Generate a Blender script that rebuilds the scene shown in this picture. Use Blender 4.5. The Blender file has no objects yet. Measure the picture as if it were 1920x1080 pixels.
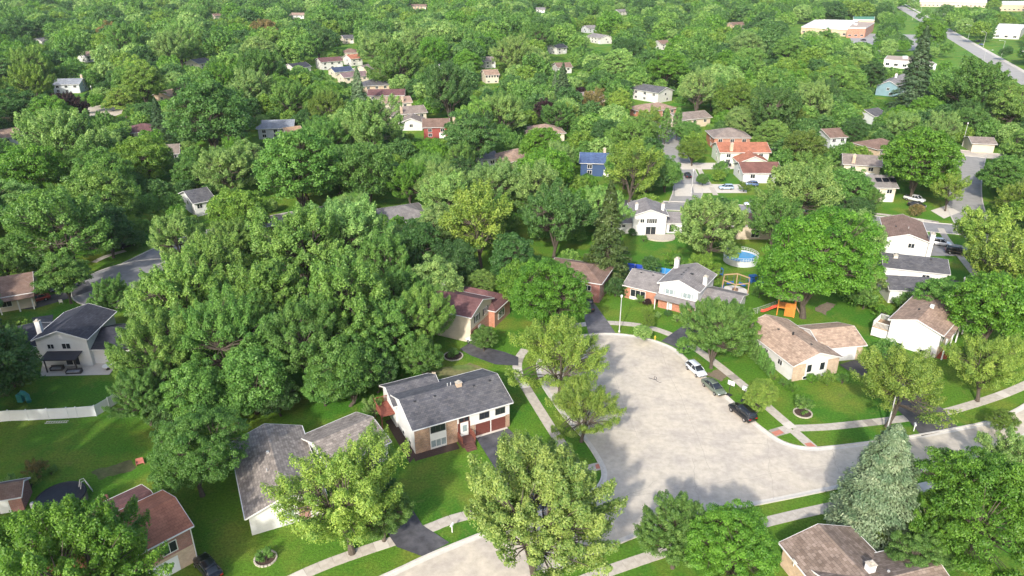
import bpy, bmesh, math, random
import numpy as np
from mathutils import Matrix, Vector
from mathutils.geometry import tessellate_polygon

# ------------------------------------------------------------------ camera, sky, sun, exposure
SC = bpy.context.scene
COL = SC.collection
FPX, CAMH, TILT = 1360.0, 62.0, math.radians(24.5)
cam_d = bpy.data.cameras.new('camera')
cam_d.sensor_width = 36.0
cam_d.lens = FPX / 1920 * 36.0
cam_d.clip_end = 9000
cam = bpy.data.objects.new('camera', cam_d)
COL.objects.link(cam)
cam.location = (0, 0, CAMH)
cam.rotation_euler = (math.pi / 2 - TILT, 0, 0)
SC.camera = cam

SUN_EL, SUN_AZ = math.radians(32), math.radians(199)      # azimuth clockwise from +Y: behind the camera, a little left
w = bpy.data.worlds.new('World')
SC.world = w
w.use_nodes = True
nt = w.node_tree
bg = nt.nodes['Background']
sky = nt.nodes.new('ShaderNodeTexSky')
sky.sky_type = 'NISHITA'
sky.sun_disc = False
sky.sun_elevation = SUN_EL
sky.sun_rotation = SUN_AZ
sky.air_density = 1.0
sky.dust_density = 2.5
sky.ozone_density = 1.0
nt.links.new(sky.outputs[0], bg.inputs[0])
bg.inputs[1].default_value = 0.15
sun_d = bpy.data.lights.new('sun', 'SUN')
sun_d.energy = 2.5
sun_d.angle = math.radians(2.0)
sun_d.color = (1.0, 0.95, 0.86)
sun = bpy.data.objects.new('sun', sun_d)
COL.objects.link(sun)
sdir = Vector((math.sin(SUN_AZ) * math.cos(SUN_EL), math.cos(SUN_AZ) * math.cos(SUN_EL), math.sin(SUN_EL)))
sun.rotation_euler = sdir.to_track_quat('Z', 'Y').to_euler()
sun.location = (0, -50, 120)
SC.view_settings.view_transform = 'Standard'
SC.view_settings.look = 'None'
SC.view_settings.exposure = 1.25
SC.view_settings.gamma = 1.0
SC.cycles.max_bounces = 5
SC.cycles.diffuse_bounces = 3
SC.cycles.glossy_bounces = 2
SC.cycles.transmission_bounces = 3
SC.cycles.volume_bounces = 0
SC.cycles.use_adaptive_sampling = True

# ------------------------------------------------------------------ helpers
RNG = random.Random(11)
CT, ST = math.cos(TILT), math.sin(TILT)

def G(px, py, z=0.0):
    """ground point (or point at height z) seen at photograph pixel"""
    x = (px - 960) / FPX; y = (540 - py) / FPX
    t = (z - CAMH) / (-ST + y * CT)
    return (x * t, (CT + y * ST) * t)

def PX(X, Y, Z=0.0):
    dz = Z - CAMH
    zc = Y * CT - dz * ST
    return (960 + FPX * X / zc, 540 - FPX * (Y * ST + dz * CT) / zc, FPX / zc)

def N(nt, t, **kw):
    n = nt.nodes.new(t)
    for k, v in kw.items():
        setattr(n, k, v)
    return n

MATS = {}
def _base(name):
    m = bpy.data.materials.new(name)
    m.use_nodes = True
    return m, m.node_tree, m.node_tree.nodes['Principled BSDF']

def rgb(c): return (c[0], c[1], c[2], 1.0)

def mat(name, color, rough=0.75, var=0.25, scale=1.5, pattern=None, color2=None, bump=0.0, metal=0.0, spec=0.4, size=(0.6, 0.2), obj_color=False):
    if name in MATS: return MATS[name]
    m, nt, b = _base(name)
    L = nt.links.new
    b.inputs['Roughness'].default_value = rough
    b.inputs['Metallic'].default_value = metal
    b.inputs['Specular IOR Level'].default_value = spec
    tc = N(nt, 'ShaderNodeTexCoord')
    no = N(nt, 'ShaderNodeTexNoise')
    no.inputs['Scale'].default_value = scale
    no.inputs['Detail'].default_value = 6.0
    no.inputs['Roughness'].default_value = 0.65
    L(tc.outputs['Object'], no.inputs['Vector'])
    mr = N(nt, 'ShaderNodeMapRange')
    mr.inputs['From Min'].default_value = 0.3; mr.inputs['From Max'].default_value = 0.7
    mr.inputs['To Min'].default_value = 1 - var; mr.inputs['To Max'].default_value = 1 + var
    L(no.outputs['Fac'], mr.inputs['Value'])
    src = None
    if pattern in ('shingle', 'brick', 'siding'):
        sp = N(nt, 'ShaderNodeSeparateXYZ'); L(tc.outputs['Object'], sp.inputs[0])
        cb = N(nt, 'ShaderNodeCombineXYZ')
        if pattern == 'shingle':
            ml = N(nt, 'ShaderNodeMath', operation='MULTIPLY'); ml.inputs[1].default_value = 2.9
            L(sp.outputs['Z'], ml.inputs[0]); L(sp.outputs['X'], cb.inputs['X']); L(ml.outputs[0], cb.inputs['Y'])
        else:
            ad = N(nt, 'ShaderNodeMath', operation='ADD')
            L(sp.outputs['X'], ad.inputs[0]); L(sp.outputs['Y'], ad.inputs[1])
            L(ad.outputs[0], cb.inputs['X']); L(sp.outputs['Z'], cb.inputs['Y'])
        br = N(nt, 'ShaderNodeTexBrick')
        br.inputs['Scale'].default_value = 1.0
        br.inputs['Brick Width'].default_value = size[0]
        br.inputs['Row Height'].default_value = size[1]
        br.inputs['Mortar Size'].default_value = {'shingle': 0.012, 'brick': 0.012, 'siding': 0.008}[pattern]
        br.inputs['Bias'].default_value = 0.0
        c2 = color2 or tuple(v * 0.62 for v in color)
        br.inputs['Color1'].default_value = rgb(color)
        br.inputs['Color2'].default_value = rgb(c2 if pattern != 'siding' else tuple(v * .97 for v in color))
        mo = tuple(v * (0.45 if pattern == 'shingle' else 0.75) for v in color) if pattern != 'brick' else (0.32, 0.29, 0.26)
        br.inputs['Mortar'].default_value = rgb(mo)
        L(cb.outputs[0], br.inputs['Vector'])
        src = br.outputs['Color']
        bm_ = N(nt, 'ShaderNodeBump'); bm_.inputs['Strength'].default_value = 0.4; bm_.inputs['Distance'].default_value = 0.03
        inv = N(nt, 'ShaderNodeMath', operation='SUBTRACT'); inv.inputs[0].default_value = 1.0
        L(br.outputs['Fac'], inv.inputs[1]); L(inv.outputs[0], bm_.inputs['Height']); L(bm_.outputs[0], b.inputs['Normal'])
    else:
        if color2:
            n2 = N(nt, 'ShaderNodeTexNoise'); n2.inputs['Scale'].default_value = scale * 0.23; n2.inputs['Detail'].default_value = 4
            L(tc.outputs['Object'], n2.inputs['Vector'])
            rr = N(nt, 'ShaderNodeMapRange'); rr.inputs['From Min'].default_value = 0.42; rr.inputs['From Max'].default_value = 0.62
            L(n2.outputs['Fac'], rr.inputs['Value'])
            mx = N(nt, 'ShaderNodeMix', data_type='RGBA')
            L(rr.outputs[0], mx.inputs['Factor'])
            mx.inputs[6].default_value = rgb(color); mx.inputs[7].default_value = rgb(color2)
            src = mx.outputs[2]
        else:
            rg = N(nt, 'ShaderNodeRGB'); rg.outputs[0].default_value = rgb(color); src = rg.outputs[0]
        if bump:
            bm_ = N(nt, 'ShaderNodeBump'); bm_.inputs['Strength'].default_value = bump; bm_.inputs['Distance'].default_value = 0.05
            L(no.outputs['Fac'], bm_.inputs['Height']); L(bm_.outputs[0], b.inputs['Normal'])
    vm = N(nt, 'ShaderNodeVectorMath', operation='SCALE')
    L(src, vm.inputs[0]); L(mr.outputs[0], vm.inputs['Scale'])
    L(vm.outputs[0], b.inputs['Base Color'])
    MATS[name] = m
    return m

def grass_mat():
    m, nt, b = _base('lawn_grass')
    L = nt.links.new
    b.inputs['Roughness'].default_value = 0.9
    b.inputs['Specular IOR Level'].default_value = 0.15
    tc = N(nt, 'ShaderNodeTexCoord')
    def noise(s, d=5, r=.6):
        n = N(nt, 'ShaderNodeTexNoise'); n.inputs['Scale'].default_value = s; n.inputs['Detail'].default_value = d; n.inputs['Roughness'].default_value = r
        L(tc.outputs['Object'], n.inputs['Vector']); return n.outputs['Fac']
    def ramp(v, a, c):
        r = N(nt, 'ShaderNodeMapRange'); r.inputs['From Min'].default_value = a; r.inputs['From Max'].default_value = c
        L(v, r.inputs['Value']); return r.outputs[0]
    def mix(f, a, c):
        x = N(nt, 'ShaderNodeMix', data_type='RGBA'); L(f, x.inputs['Factor'])
        for i, q in ((6, a), (7, c)):
            if isinstance(q, tuple): x.inputs[i].default_value = rgb(q)
            else: L(q, x.inputs[i])
        return x.outputs[2]
    c = mix(ramp(noise(.045, 3), .38, .62), (.052, .165, .014), (.100, .200, .018))
    c = mix(ramp(noise(.13, 6), .47, .66), c, (.155, .205, .028))
    c = mix(ramp(noise(.4, 7, .75), .57, .72), c, (.145, .170, .040))
    fine = N(nt, 'ShaderNodeMapRange'); fine.inputs['From Min'].default_value = .3; fine.inputs['From Max'].default_value = .7
    fine.inputs['To Min'].default_value = .5; fine.inputs['To Max'].default_value = 1.5
    L(noise(3.2, 7, .75), fine.inputs['Value'])
    vm = N(nt, 'ShaderNodeVectorMath', operation='SCALE'); L(c, vm.inputs[0]); L(fine.outputs[0], vm.inputs['Scale'])
    L(vm.outputs[0], b.inputs['Base Color'])
    bp = N(nt, 'ShaderNodeBump'); bp.inputs['Strength'].default_value = .9; bp.inputs['Distance'].default_value = .25
    L(noise(5.0, 6, .8), bp.inputs['Height']); L(bp.outputs[0], b.inputs['Normal'])
    return m

def leaf_mat(name, color=None, trans=.32):
    """leaf colour comes from the tree itself (object colour) with a per-leaf tint"""
    m, nt, b = _base(name)
    L = nt.links.new
    if color is None:
        oi = N(nt, 'ShaderNodeObjectInfo'); src = oi.outputs['Color']
    else:
        rg = N(nt, 'ShaderNodeRGB'); rg.outputs[0].default_value = rgb(color); src = rg.outputs[0]
    at = N(nt, 'ShaderNodeAttribute', attribute_name='tint')
    mr = N(nt, 'ShaderNodeMapRange'); mr.inputs['From Min'].default_value = -1; L(at.outputs['Fac'], mr.inputs['Value'])
    cr = N(nt, 'ShaderNodeValToRGB'); e = cr.color_ramp.elements
    e[0].position = 0.0; e[0].color = (.28, .44, .28, 1); e[1].position = 1.0; e[1].color = (1.0, 1.0, .78, 1)  # leaf variation, stretched so the colour also paints highlights and dark gaps
    m5 = e.new(.5); m5.color = (.58, .68, .48, 1)
    L(mr.outputs[0], cr.inputs['Fac'])
    mx = N(nt, 'ShaderNodeVectorMath', operation='MULTIPLY'); L(src, mx.inputs[0]); L(cr.outputs['Color'], mx.inputs[1])
    m2 = N(nt, 'ShaderNodeVectorMath', operation='SCALE'); L(mx.outputs[0], m2.inputs[0]); m2.inputs['Scale'].default_value = 1.55
    class _o: outputs = {2: m2.outputs[0]}
    mx = _o
    L(mx.outputs[2], b.inputs['Base Color'])
    b.inputs['Roughness'].default_value = .5
    b.inputs['Specular IOR Level'].default_value = .35
    tr = N(nt, 'ShaderNodeBsdfTranslucent')
    v2 = N(nt, 'ShaderNodeVectorMath', operation='MULTIPLY'); v2.inputs[1].default_value = (1.35, 1.55, .6)
    L(mx.outputs[2], v2.inputs[0]); L(v2.outputs[0], tr.inputs['Color'])
    ms = N(nt, 'ShaderNodeMixShader'); ms.inputs[0].default_value = trans
    L(b.outputs[0], ms.inputs[1]); L(tr.outputs[0], ms.inputs[2])
    L(ms.outputs[0], nt.nodes['Material Output'].inputs['Surface'])
    MATS[name] = m
    return m

def glass_mat():
    m, nt, b = _base('window_glass')
    b.inputs['Base Color'].default_value = (.018, .022, .028, 1)
    b.inputs['Roughness'].default_value = .08
    b.inputs['Specular IOR Level'].default_value = .6
    return m

def paint(name, c, rough=.28, metal=.25):
    if name in MATS: return MATS[name]
    m, nt, b = _base(name)
    b.inputs['Base Color'].default_value = rgb(c); b.inputs['Roughness'].default_value = rough
    b.inputs['Metallic'].default_value = metal; b.inputs['Coat Weight'].default_value = .6; b.inputs['Coat Roughness'].default_value = .08
    MATS[name] = m
    return m

GRASS = grass_mat()
LEAF = leaf_mat('leaf')
NEEDLE = leaf_mat('needle', trans=.1)
GLASS = glass_mat()
BARK = mat('bark', (.075, .060, .046), .9, .35, 4.0, bump=.6)
PALEBARK = mat('bark_pale', (.26, .23, .19), .9, .3, 4.0, bump=.6)
WHITE = mat('white_paint', (.62, .62, .60), .6, .05, .8)
TRIM = mat('white_trim', (.62, .61, .585), .6, .06, .8)
DARKTRIM = mat('dark_trim', (.03, .03, .032), .6, .1)
CONC = mat('concrete_road', (.47, .415, .335), .9, .16, 1.1, color2=(.395, .35, .295), bump=.15)  # concrete mottling, its beige-grey contrast painted like dappled sun and shade
WALK = mat('concrete_walk', (.40, .36, .305), .9, .2, 1.3, bump=.15)
WALKN = mat('concrete_walk_new', (.50, .46, .40), .9, .08, 1.3)
WALKO = mat('concrete_walk_old', (.27, .24, .205), .9, .2, 1.3)
REDPAD = mat('tactile_pad', (.42, .16, .11), .9, .15, 2)
KERB = mat('concrete_kerb', (.47, .44, .395), .9, .14, 1.1)
ASPH = mat('asphalt_drive', (.052, .052, .060), .9, .4, .8, color2=(.085, .083, .088), bump=.3)
ASPHG = mat('asphalt_grey', (.21, .205, .205), .9, .2, .6, bump=.2)
MULCH = mat('mulch', (.055, .034, .026), .95, .4, 5, bump=.8)
DIRT = mat('bare_earth', (.16, .125, .085), .95, .3, 3, bump=.5)
STONE = mat('edging_stone', (.40, .36, .30), .9, .3, 3, bump=.5)
RUBBER = mat('tyre_rubber', (.012, .012, .013), .85, .2)
RIM = mat('wheel_rim', (.45, .45, .46), .35, .05, metal=.8)
HEADL = mat('headlight_lens', (.75, .77, .8), .15, .02)
TAILL = mat('tail_light_lens', (.35, .01, .012), .25, .05)
STEEL = mat('galvanised_steel', (.50, .50, .49), .5, .1, metal=.3)
WOODRED = mat('deck_stain', (.20, .062, .042), .75, .25, 4)
WOODT = mat('wood_natural', (.36, .24, .14), .8, .25, 4)
WOODO = mat('cedar_orange', (.52, .19, .03), .7, .2, 4)
WOODG = mat('weathered_wood', (.20, .165, .13), .85, .3, 4)

class MB:
    """collects faces; build() links them as one mesh object"""
    def __init__(s): s.v = []; s.f = []
    def add(s, vs, fs, M=None):
        k = len(s.v)
        if M is not None: vs = [tuple(M @ Vector(v)) for v in vs]
        s.v += [tuple(v) for v in vs]; s.f += [tuple(i + k for i in f) for f in fs]; return s
    def box(s, x0, x1, y0, y1, z0, z1, M=None):
        return s.add([(x0, y0, z0), (x1, y0, z0), (x1, y1, z0), (x0, y1, z0), (x0, y0, z1), (x1, y0, z1), (x1, y1, z1), (x0, y1, z1)],
                     [(3, 2, 1, 0), (4, 5, 6, 7), (0, 1, 5, 4), (1, 2, 6, 5), (2, 3, 7, 6), (3, 0, 4, 7)], M)
    def prism(s, poly, z0, z1, M=None):
        n = len(poly)
        vs = [(x, y, z0) for x, y in poly] + [(x, y, z1) for x, y in poly]
        fs = [tuple(range(n))[::-1], tuple(range(n, 2 * n))] + [(i, (i + 1) % n, n + (i + 1) % n, n + i) for i in range(n)]
        return s.add(vs, fs, M)
    def xprism(s, prof, x0, x1, M=None):
        """profile in (y,z), extruded along x"""
        n = len(prof)
        vs = [(x0, y, z) for y, z in prof] + [(x1, y, z) for y, z in prof]
        fs = [tuple(range(n))[::-1], tuple(range(n, 2 * n))] + [(i, (i + 1) % n, n + (i + 1) % n, n + i) for i in range(n)]
        return s.add(vs, fs, M)
    def tube(s, pts, radii, n=6, cap=True):
        k = len(s.v); P = [Vector(p) for p in pts]
        for i, p in enumerate(P):
            d = (P[min(i + 1, len(P) - 1)] - P[max(i - 1, 0)]).normalized()
            a = d.orthogonal().normalized() if i == 0 else (a - d * a.dot(d)).normalized()
            b = d.cross(a)
            r = radii[i] if isinstance(radii, (list, tuple)) else radii
            for j in range(n):
                t = 2 * math.pi * j / n
                s.v.append(tuple(p + a * (r * math.cos(t)) + b * (r * math.sin(t))))
        for i in range(len(P) - 1):
            for j in range(n):
                j2 = (j + 1) % n
                s.f.append((k + i * n + j, k + i * n + j2, k + (i + 1) * n + j2, k + (i + 1) * n + j))
        if cap:
            s.f.append(tuple(k + j for j in range(n))[::-1])
            s.f.append(tuple(k + (len(P) - 1) * n + j for j in range(n)))
        return s
    def lathe(s, prof, n=20, M=None):
        k = len(prof); vs = []; fs = []
        for j in range(n):
            t = 2 * math.pi * j / n
            vs += [(r * math.cos(t), r * math.sin(t), z) for r, z in prof]
        for j in range(n):
            j2 = (j + 1) % n
            for i in range(k - 1):
                fs.append((j * k + i, j2 * k + i, j2 * k + i + 1, j * k + i + 1))
        return s.add(vs, fs, M)
    def mesh(s, name, material=None, smooth=False):
        me = bpy.data.meshes.new(name)
        me.from_pydata(s.v, [], s.f); me.update()
        if material: me.materials.append(material)
        if smooth: me.polygons.foreach_set('use_smooth', [True] * len(me.polygons))
        return me
    def build(s, name, material, parent=None, M=None, smooth=False):
        return link(name, s.mesh(name, material, smooth), parent, M)

def link(name, data, parent=None, M=None):
    o = bpy.data.objects.new(name, data)
    COL.objects.link(o)
    if parent is not None: o.parent = parent
    if M is not None: o.matrix_local = M
    return o

def tag(o, label, cat=None, group=None, kind=None):
    if label: o['label'] = label
    if cat: o['category'] = cat
    if group: o['group'] = group
    if kind: o['kind'] = kind
    return o

def empty(name, loc, rz=0.0, label=None, cat=None, group=None):
    o = bpy.data.objects.new(name, None)
    o.empty_display_size = .3
    COL.objects.link(o); o.location = loc; o.rotation_euler = (0, 0, rz)
    return tag(o, label, cat, group)

def TR(x, y, z=0, rz=0, s=1.0):
    return Matrix.Translation((x, y, z)) @ Matrix.Rotation(rz, 4, 'Z') @ Matrix.Scale(s, 4)

LANDMARKS = []       # (px, py, phrase)
FOOT = []            # (x, y, radius) places no tree may stand
KEEP = []            # (x0, y0, x1, y1, depth) parts of the photograph that stay open
def keep(x0, y0, x1, y1, yd=None):
    KEEP.append((x0, y0, x1, y1, yd if yd is not None else G((x0 + x1) / 2, y1)[1] + 4))

# ------------------------------------------------------------------ ground, roads, walks
def struct(o, label=None):
    o['kind'] = 'structure'
    if label: o['label'] = label
    return o

def smooth_poly(pts, it=2, closed=True):
    for _ in range(it):
        out = []; n = len(pts)
        rng = range(n) if closed else range(n - 1)
        if not closed: out.append(pts[0])
        for i in rng:
            a, b = pts[i], pts[(i + 1) % n]
            out += [(a[0] * .75 + b[0] * .25, a[1] * .75 + b[1] * .25), (a[0] * .25 + b[0] * .75, a[1] * .25 + b[1] * .75)]
        if not closed: out.append(pts[-1])
        pts = out
    return pts

def sheet(name, pts, z, material, parent=None):
    tri = tessellate_polygon([[Vector((x, y, 0)) for x, y in pts]])
    me = bpy.data.meshes.new(name)
    me.from_pydata([(x, y, z) for x, y in pts], [], [tuple(t) for t in tri]); me.update()
    bm = bmesh.new(); bm.from_mesh(me)
    for f in bm.faces:
        f.normal_update()
        if f.normal.z < 0: f.normal_flip()
    bm.to_mesh(me); bm.free()
    me.materials.append(material)
    return link(name, me, parent)

def offset_line(pts, d):
    out = []
    for i, p in enumerate(pts):
        a = pts[max(i - 1, 0)]; b = pts[min(i + 1, len(pts) - 1)]
        dx, dy = b[0] - a[0], b[1] - a[1]; l = math.hypot(dx, dy) or 1
        out.append((p[0] - dy / l * d, p[1] + dx / l * d))
    return out

def strip(name, pts, width, z, material, parent=None):
    return sheet(name, offset_line(pts, width / 2) + offset_line(pts, -width / 2)[::-1], z, material, parent)

def kerb_mb(mb, pts, side, h=.13, wd=.28):
    a = pts; b = offset_line(pts, side * wd); k = len(mb.v); n = len(a)
    for i in range(n):
        mb.v += [(a[i][0], a[i][1], 0), (a[i][0], a[i][1], h), (b[i][0], b[i][1], h), (b[i][0], b[i][1], 0)]
    for i in range(n - 1):
        q = k + 4 * i
        for j in range(3):
            mb.f.append((q + j, q + j + 1, q + 4 + j + 1, q + 4 + j))
    return mb

def gp(l): return [G(x, y) for x, y in l]

ground = sheet('ground', [(-4500, -300), (4500, -300), (4500, 7000), (-4500, 7000)], 0, GRASS)
struct(ground, 'green mown lawns and open ground of the whole neighbourhood')

# near cul-de-sac and its street
left_kerb = smooth_poly(gp([(560, 1150), (740, 1073), (797, 1045), (890, 1007), (980, 972), (1060, 945), (1113, 922), (1129, 905), (1133, 884), (1120, 858), (1097, 823),
                            (1065, 790), (1035, 750), (1013, 715), (1006, 682), (1018, 655), (1045, 640), (1073, 632), (1112, 627), (1153, 626), (1207, 633), (1257, 650), (1280, 667),
                            (1300, 690), (1330, 716), (1361, 743), (1388, 768), (1416, 795), (1442, 814), (1462, 828), (1490, 838), (1524, 842), (1560, 839), (1620, 832), (1727, 817),
                            (1800, 803), (1847, 794), (1893, 777), (1935, 752), (2010, 705), (2090, 640)]), 2, False)
low_kerb = smooth_poly(gp([(820, 1180), (930, 1118), (1050, 1063), (1130, 1030), (1200, 1001), (1297, 968), (1447, 940), (1577, 913), (1700, 889), (1800, 866), (1880, 838), (1960, 800), (2060, 735), (2150, 670)]), 2, False)
road = sheet('road', left_kerb + low_kerb[::-1], .004, CONC)
struct(road, 'pale concrete street widening into a round turning circle')
kb = MB(); kerb_mb(kb, left_kerb, 1); kerb_mb(kb, low_kerb, -1)
struct(kb.build('kerb', KERB), 'pale concrete kerb round the turning circle and along its street')

def gutter(pts, side, wd=.5):
    a = offset_line(pts, -side * .0); b = offset_line(pts, -side * wd)
    return a + b[::-1]
GUTM = mat('concrete_gutter', (.52, .485, .43), .9, .12, 1.5)
struct(sheet('gutter', gutter(left_kerb[2:-2], 1), .010, GUTM), 'paler concrete gutter along the kerb of the turning circle')
struct(sheet('gutter', gutter(low_kerb[2:-2], -1), .010, GUTM), 'paler concrete gutter along the near kerb')
SEAL = mat('crack_seal', (.31, .28, .24), .8, .2, 3)
rc = random.Random(3)
for a, b in (((1010, 700), (1290, 760)), ((1130, 640), (1190, 820)), ((1090, 800), (1440, 835)), ((1240, 655), (1330, 880)), ((1180, 930), (1560, 870)), ((1560, 842), (1580, 905)), ((1300, 860), (1310, 960)), ((1720, 822), (1745, 878)), ((1060, 990), (1230, 900)), ((1440, 822), (1450, 935))):
    A_, B_ = G(*a), G(*b); n_ = 26; pts = []; off = 0
    for i in range(n_ + 1):
        t = i / n_; off = off * .8 + rc.uniform(-.16, .16); dx, dy = B_[0] - A_[0], B_[1] - A_[1]; l = math.hypot(dx, dy)
        pts.append((A_[0] + dx * t - dy / l * off, A_[1] + dy * t + dx / l * off))
    strip('crack_seal', pts, rc.uniform(.035, .06), .012, SEAL, road)

ROADLINES = []      # (polyline, half width) for keeping trees off the roads
def street(name, px, width, z=.004, m=ASPHG, label=None, kerb=True, sm=2):
    pts = smooth_poly(gp(px), sm, False)
    o = struct(strip(name, pts, width, z, m), label)
    if kerb:
        k = MB(); kerb_mb(k, offset_line(pts, width / 2), 1); kerb_mb(k, offset_line(pts, -width / 2), -1)
        struct(k.build('kerb', KERB), 'kerb along the ' + label)
    ROADLINES.append((pts, width / 2))
    return pts
ROADLINES.append((gp([(1150, 690), (1230, 780), (1300, 880), (1500, 890), (1650, 865), (1850, 825), (2000, 760)]), 9))
ROADLINES.append((gp([(1150, 900), (1050, 1010), (880, 1085)]), 6))
street('cross_street', [(1180, 384), (1270, 386), (1400, 393), (1500, 400), (1620, 410), (1740, 426), (1815, 432)], 7.5, .008, ASPHG, 'grey side street behind the fenced back gardens')
street('side_street', [(2060, 640), (1965, 545), (1890, 490), (1838, 440), (1812, 400), (1806, 360), (1812, 320), (1822, 288)], 8.5, .012, mat('asphalt_pale', (.26, .25, .235), .9, .15, .5), 'pale side street running up the right side')
street('upper_street', [(1760, 283), (1822, 288), (1900, 297), (2000, 306)], 8.5, .016, CONC, 'pale street crossing at the upper right')
street('middle_street', [(1282, 384), (1292, 355), (1282, 325), (1268, 297), (1258, 275), (1252, 250), (1225, 232), (1180, 222), (1120, 222)], 8, .012, mat('asphalt_pale', (.26, .25, .235)), 'pale street winding up past the red-roofed houses')
street('left_street', [(255, 500), (330, 462), (430, 430), (540, 408), (640, 390)], 8, .008, ASPHG, 'grey street under the trees on the left')
cx, cy = G(262, 528)
circ = [(cx + 12.5 * math.cos(t * math.pi / 20), cy + 12.5 * math.sin(t * math.pi / 20)) for t in range(40)]
struct(sheet('turning_circle', circ, .012, ASPHG), 'grey asphalt turning circle among trees on the left')
struct(kerb_mb(MB(), circ + circ[:1], -1).build('kerb', KERB), 'kerb round the grey turning circle on the left')
ROADLINES.append(([(cx - .1, cy), (cx + .1, cy)], 12.5))
struct(sheet('turning_circle', gp([(150, 211), (160, 202), (185, 197), (215, 196), (232, 201), (228, 213), (205, 222), (170, 218)]), .008, CONC), 'pale concrete turning circle at the upper left')
street('arterial_road', [(1990, 190), (1880, 124), (1820, 88), (1760, 54), (1705, 22), (1668, 2), (1640, -12)], 12, .008, mat('arterial_asphalt', (.30, .285, .265), .9, .12, .2), 'wide pale arterial road at the upper right', sm=1)
apts = smooth_poly(gp([(2020, 190), (1920, 134), (1830, 84), (1748, 37), (1700, 10), (1670, -6)]), 1, False)
struct(strip('footpath', apts, 3.0, .012, WALKN), 'pale footpath beside the arterial road')
struct(sheet('car_park', gp([(1590, 62), (1760, 66), (1760, 92), (1640, 98), (1600, 86)]), .006, mat('car_park_asphalt', (.27, .26, .25), .9, .12, .2)), 'grey car park of the brick school building')

# sidewalks: each slab is a piece
def sidewalk(label, px, width=1.55, m=WALK, sm=2):
    pts = smooth_poly(gp(px), sm, False)
    root = strip('sidewalk', pts, width, .02, WALKO)
    struct(root, label)
    # walk along the line laying slabs
    seg = []; acc = 0
    for a, b in zip(pts, pts[1:]):
        l = math.hypot(b[0] - a[0], b[1] - a[1]); seg.append((acc, l, a, b)); acc += l
    n = max(1, int(acc / 1.55)); st = acc / n
    key = 'slab_%.2f_%.2f' % (width, st)
    meshes = []
    for mm in (m, WALKN, WALKO):
        b_ = MB(); b_.box(-st / 2 + .02, st / 2 - .02, -width / 2, width / 2, -.06, .03); meshes.append(b_.mesh(key, mm))
    def pos(d):
        for s0, l, a, b in seg:
            if d <= s0 + l + 1e-6:
                t = (d - s0) / (l or 1); return (a[0] + (b[0] - a[0]) * t, a[1] + (b[1] - a[1]) * t), math.atan2(b[1] - a[1], b[0] - a[0])
        return seg[-1][3], 0
    for i in range(n):
        p, ang = pos((i + .5) * st)
        p0, _ = pos(i * st); p1, _ = pos((i + 1) * st)
        ang = math.atan2(p1[1] - p0[1], p1[0] - p0[0])
        r = RNG.random()
        o = link('slab', meshes[1 if r < .12 else 2 if r < .2 else 0], root, TR(p[0], p[1], RNG.uniform(.008, .02), ang + RNG.uniform(-.006, .006)))
    ROADLINES.append((pts, width / 2 + .3))
    return root
sidewalk('pavement curving past the grey-roofed bilevel house to the corner', [(985, 655), (972, 672), (969, 690), (974, 708), (983, 722), (1017, 777), (1040, 813), (1055, 836), (1073, 866), (1092, 900), (1098, 922)])
sidewalk('pavement along the near street at the lower left', [(1098, 922), (1040, 938), (980, 948), (860, 968), (800, 993), (743, 1013), (690, 1030), (600, 1062), (520, 1100)])
sidewalk('pavement round the top of the turning circle', [(1050, 618), (1075, 611), (1110, 606), (1140, 605), (1187, 608), (1227, 616), (1262, 629), (1300, 650), (1345, 683), (1392, 721), (1425, 750), (1453, 775), (1486, 803)])
sidewalk('pavement along the right side of the street past the lamp post', [(1486, 803), (1530, 802), (1573, 799), (1680, 787), (1763, 776), (1833, 756), (1900, 733), (1990, 690)])
sidewalk('pavement on the near side of the street by the blue spruce', [(1010, 1125), (1113, 1080), (1247, 1034), (1350, 1003), (1453, 974), (1570, 948), (1690, 923), (1800, 898)])
sidewalk('short ramp of pavement to the left kerb of the right corner', [(1448, 813), (1482, 803)], 1.7, sm=0)
sidewalk('short ramp of pavement to the street at the right corner', [(1486, 806), (1524, 839)], 1.5, sm=0)
sidewalk('short ramp of pavement at the left corner', [(1098, 880), (1128, 873)], 1.5, sm=0)
for lab, a in (('red tactile pad on the left ramp of the right corner', [(1446, 811), (1462, 806), (1470, 812), (1454, 818)]), ('red tactile pad on the street ramp of the right corner', [(1508, 832), (1520, 830), (1530, 838), (1517, 841)]),
               ('red tactile pad on the ramp of the left corner', [(1116, 872), (1126, 869), (1128, 878), (1118, 880)])):
    struct(sheet('tactile_pad', gp(a), .056, REDPAD), lab)
# far pavements
for lab, px in (('pavement beside the cross street behind the gardens', [(1570, 395), (1660, 402), (1760, 417)]), ('pavement along the right side street in front of the white house', [(1852, 545), (1808, 490), (1772, 445), (1764, 428)]),
                ('pavement up the right of the middle street', [(1342, 366), (1330, 345), (1316, 328), (1306, 305)]), ('pavement near the left turning circle', [(176, 492), (200, 480), (235, 470)])):
    sidewalk(lab, px, 1.5)

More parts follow.
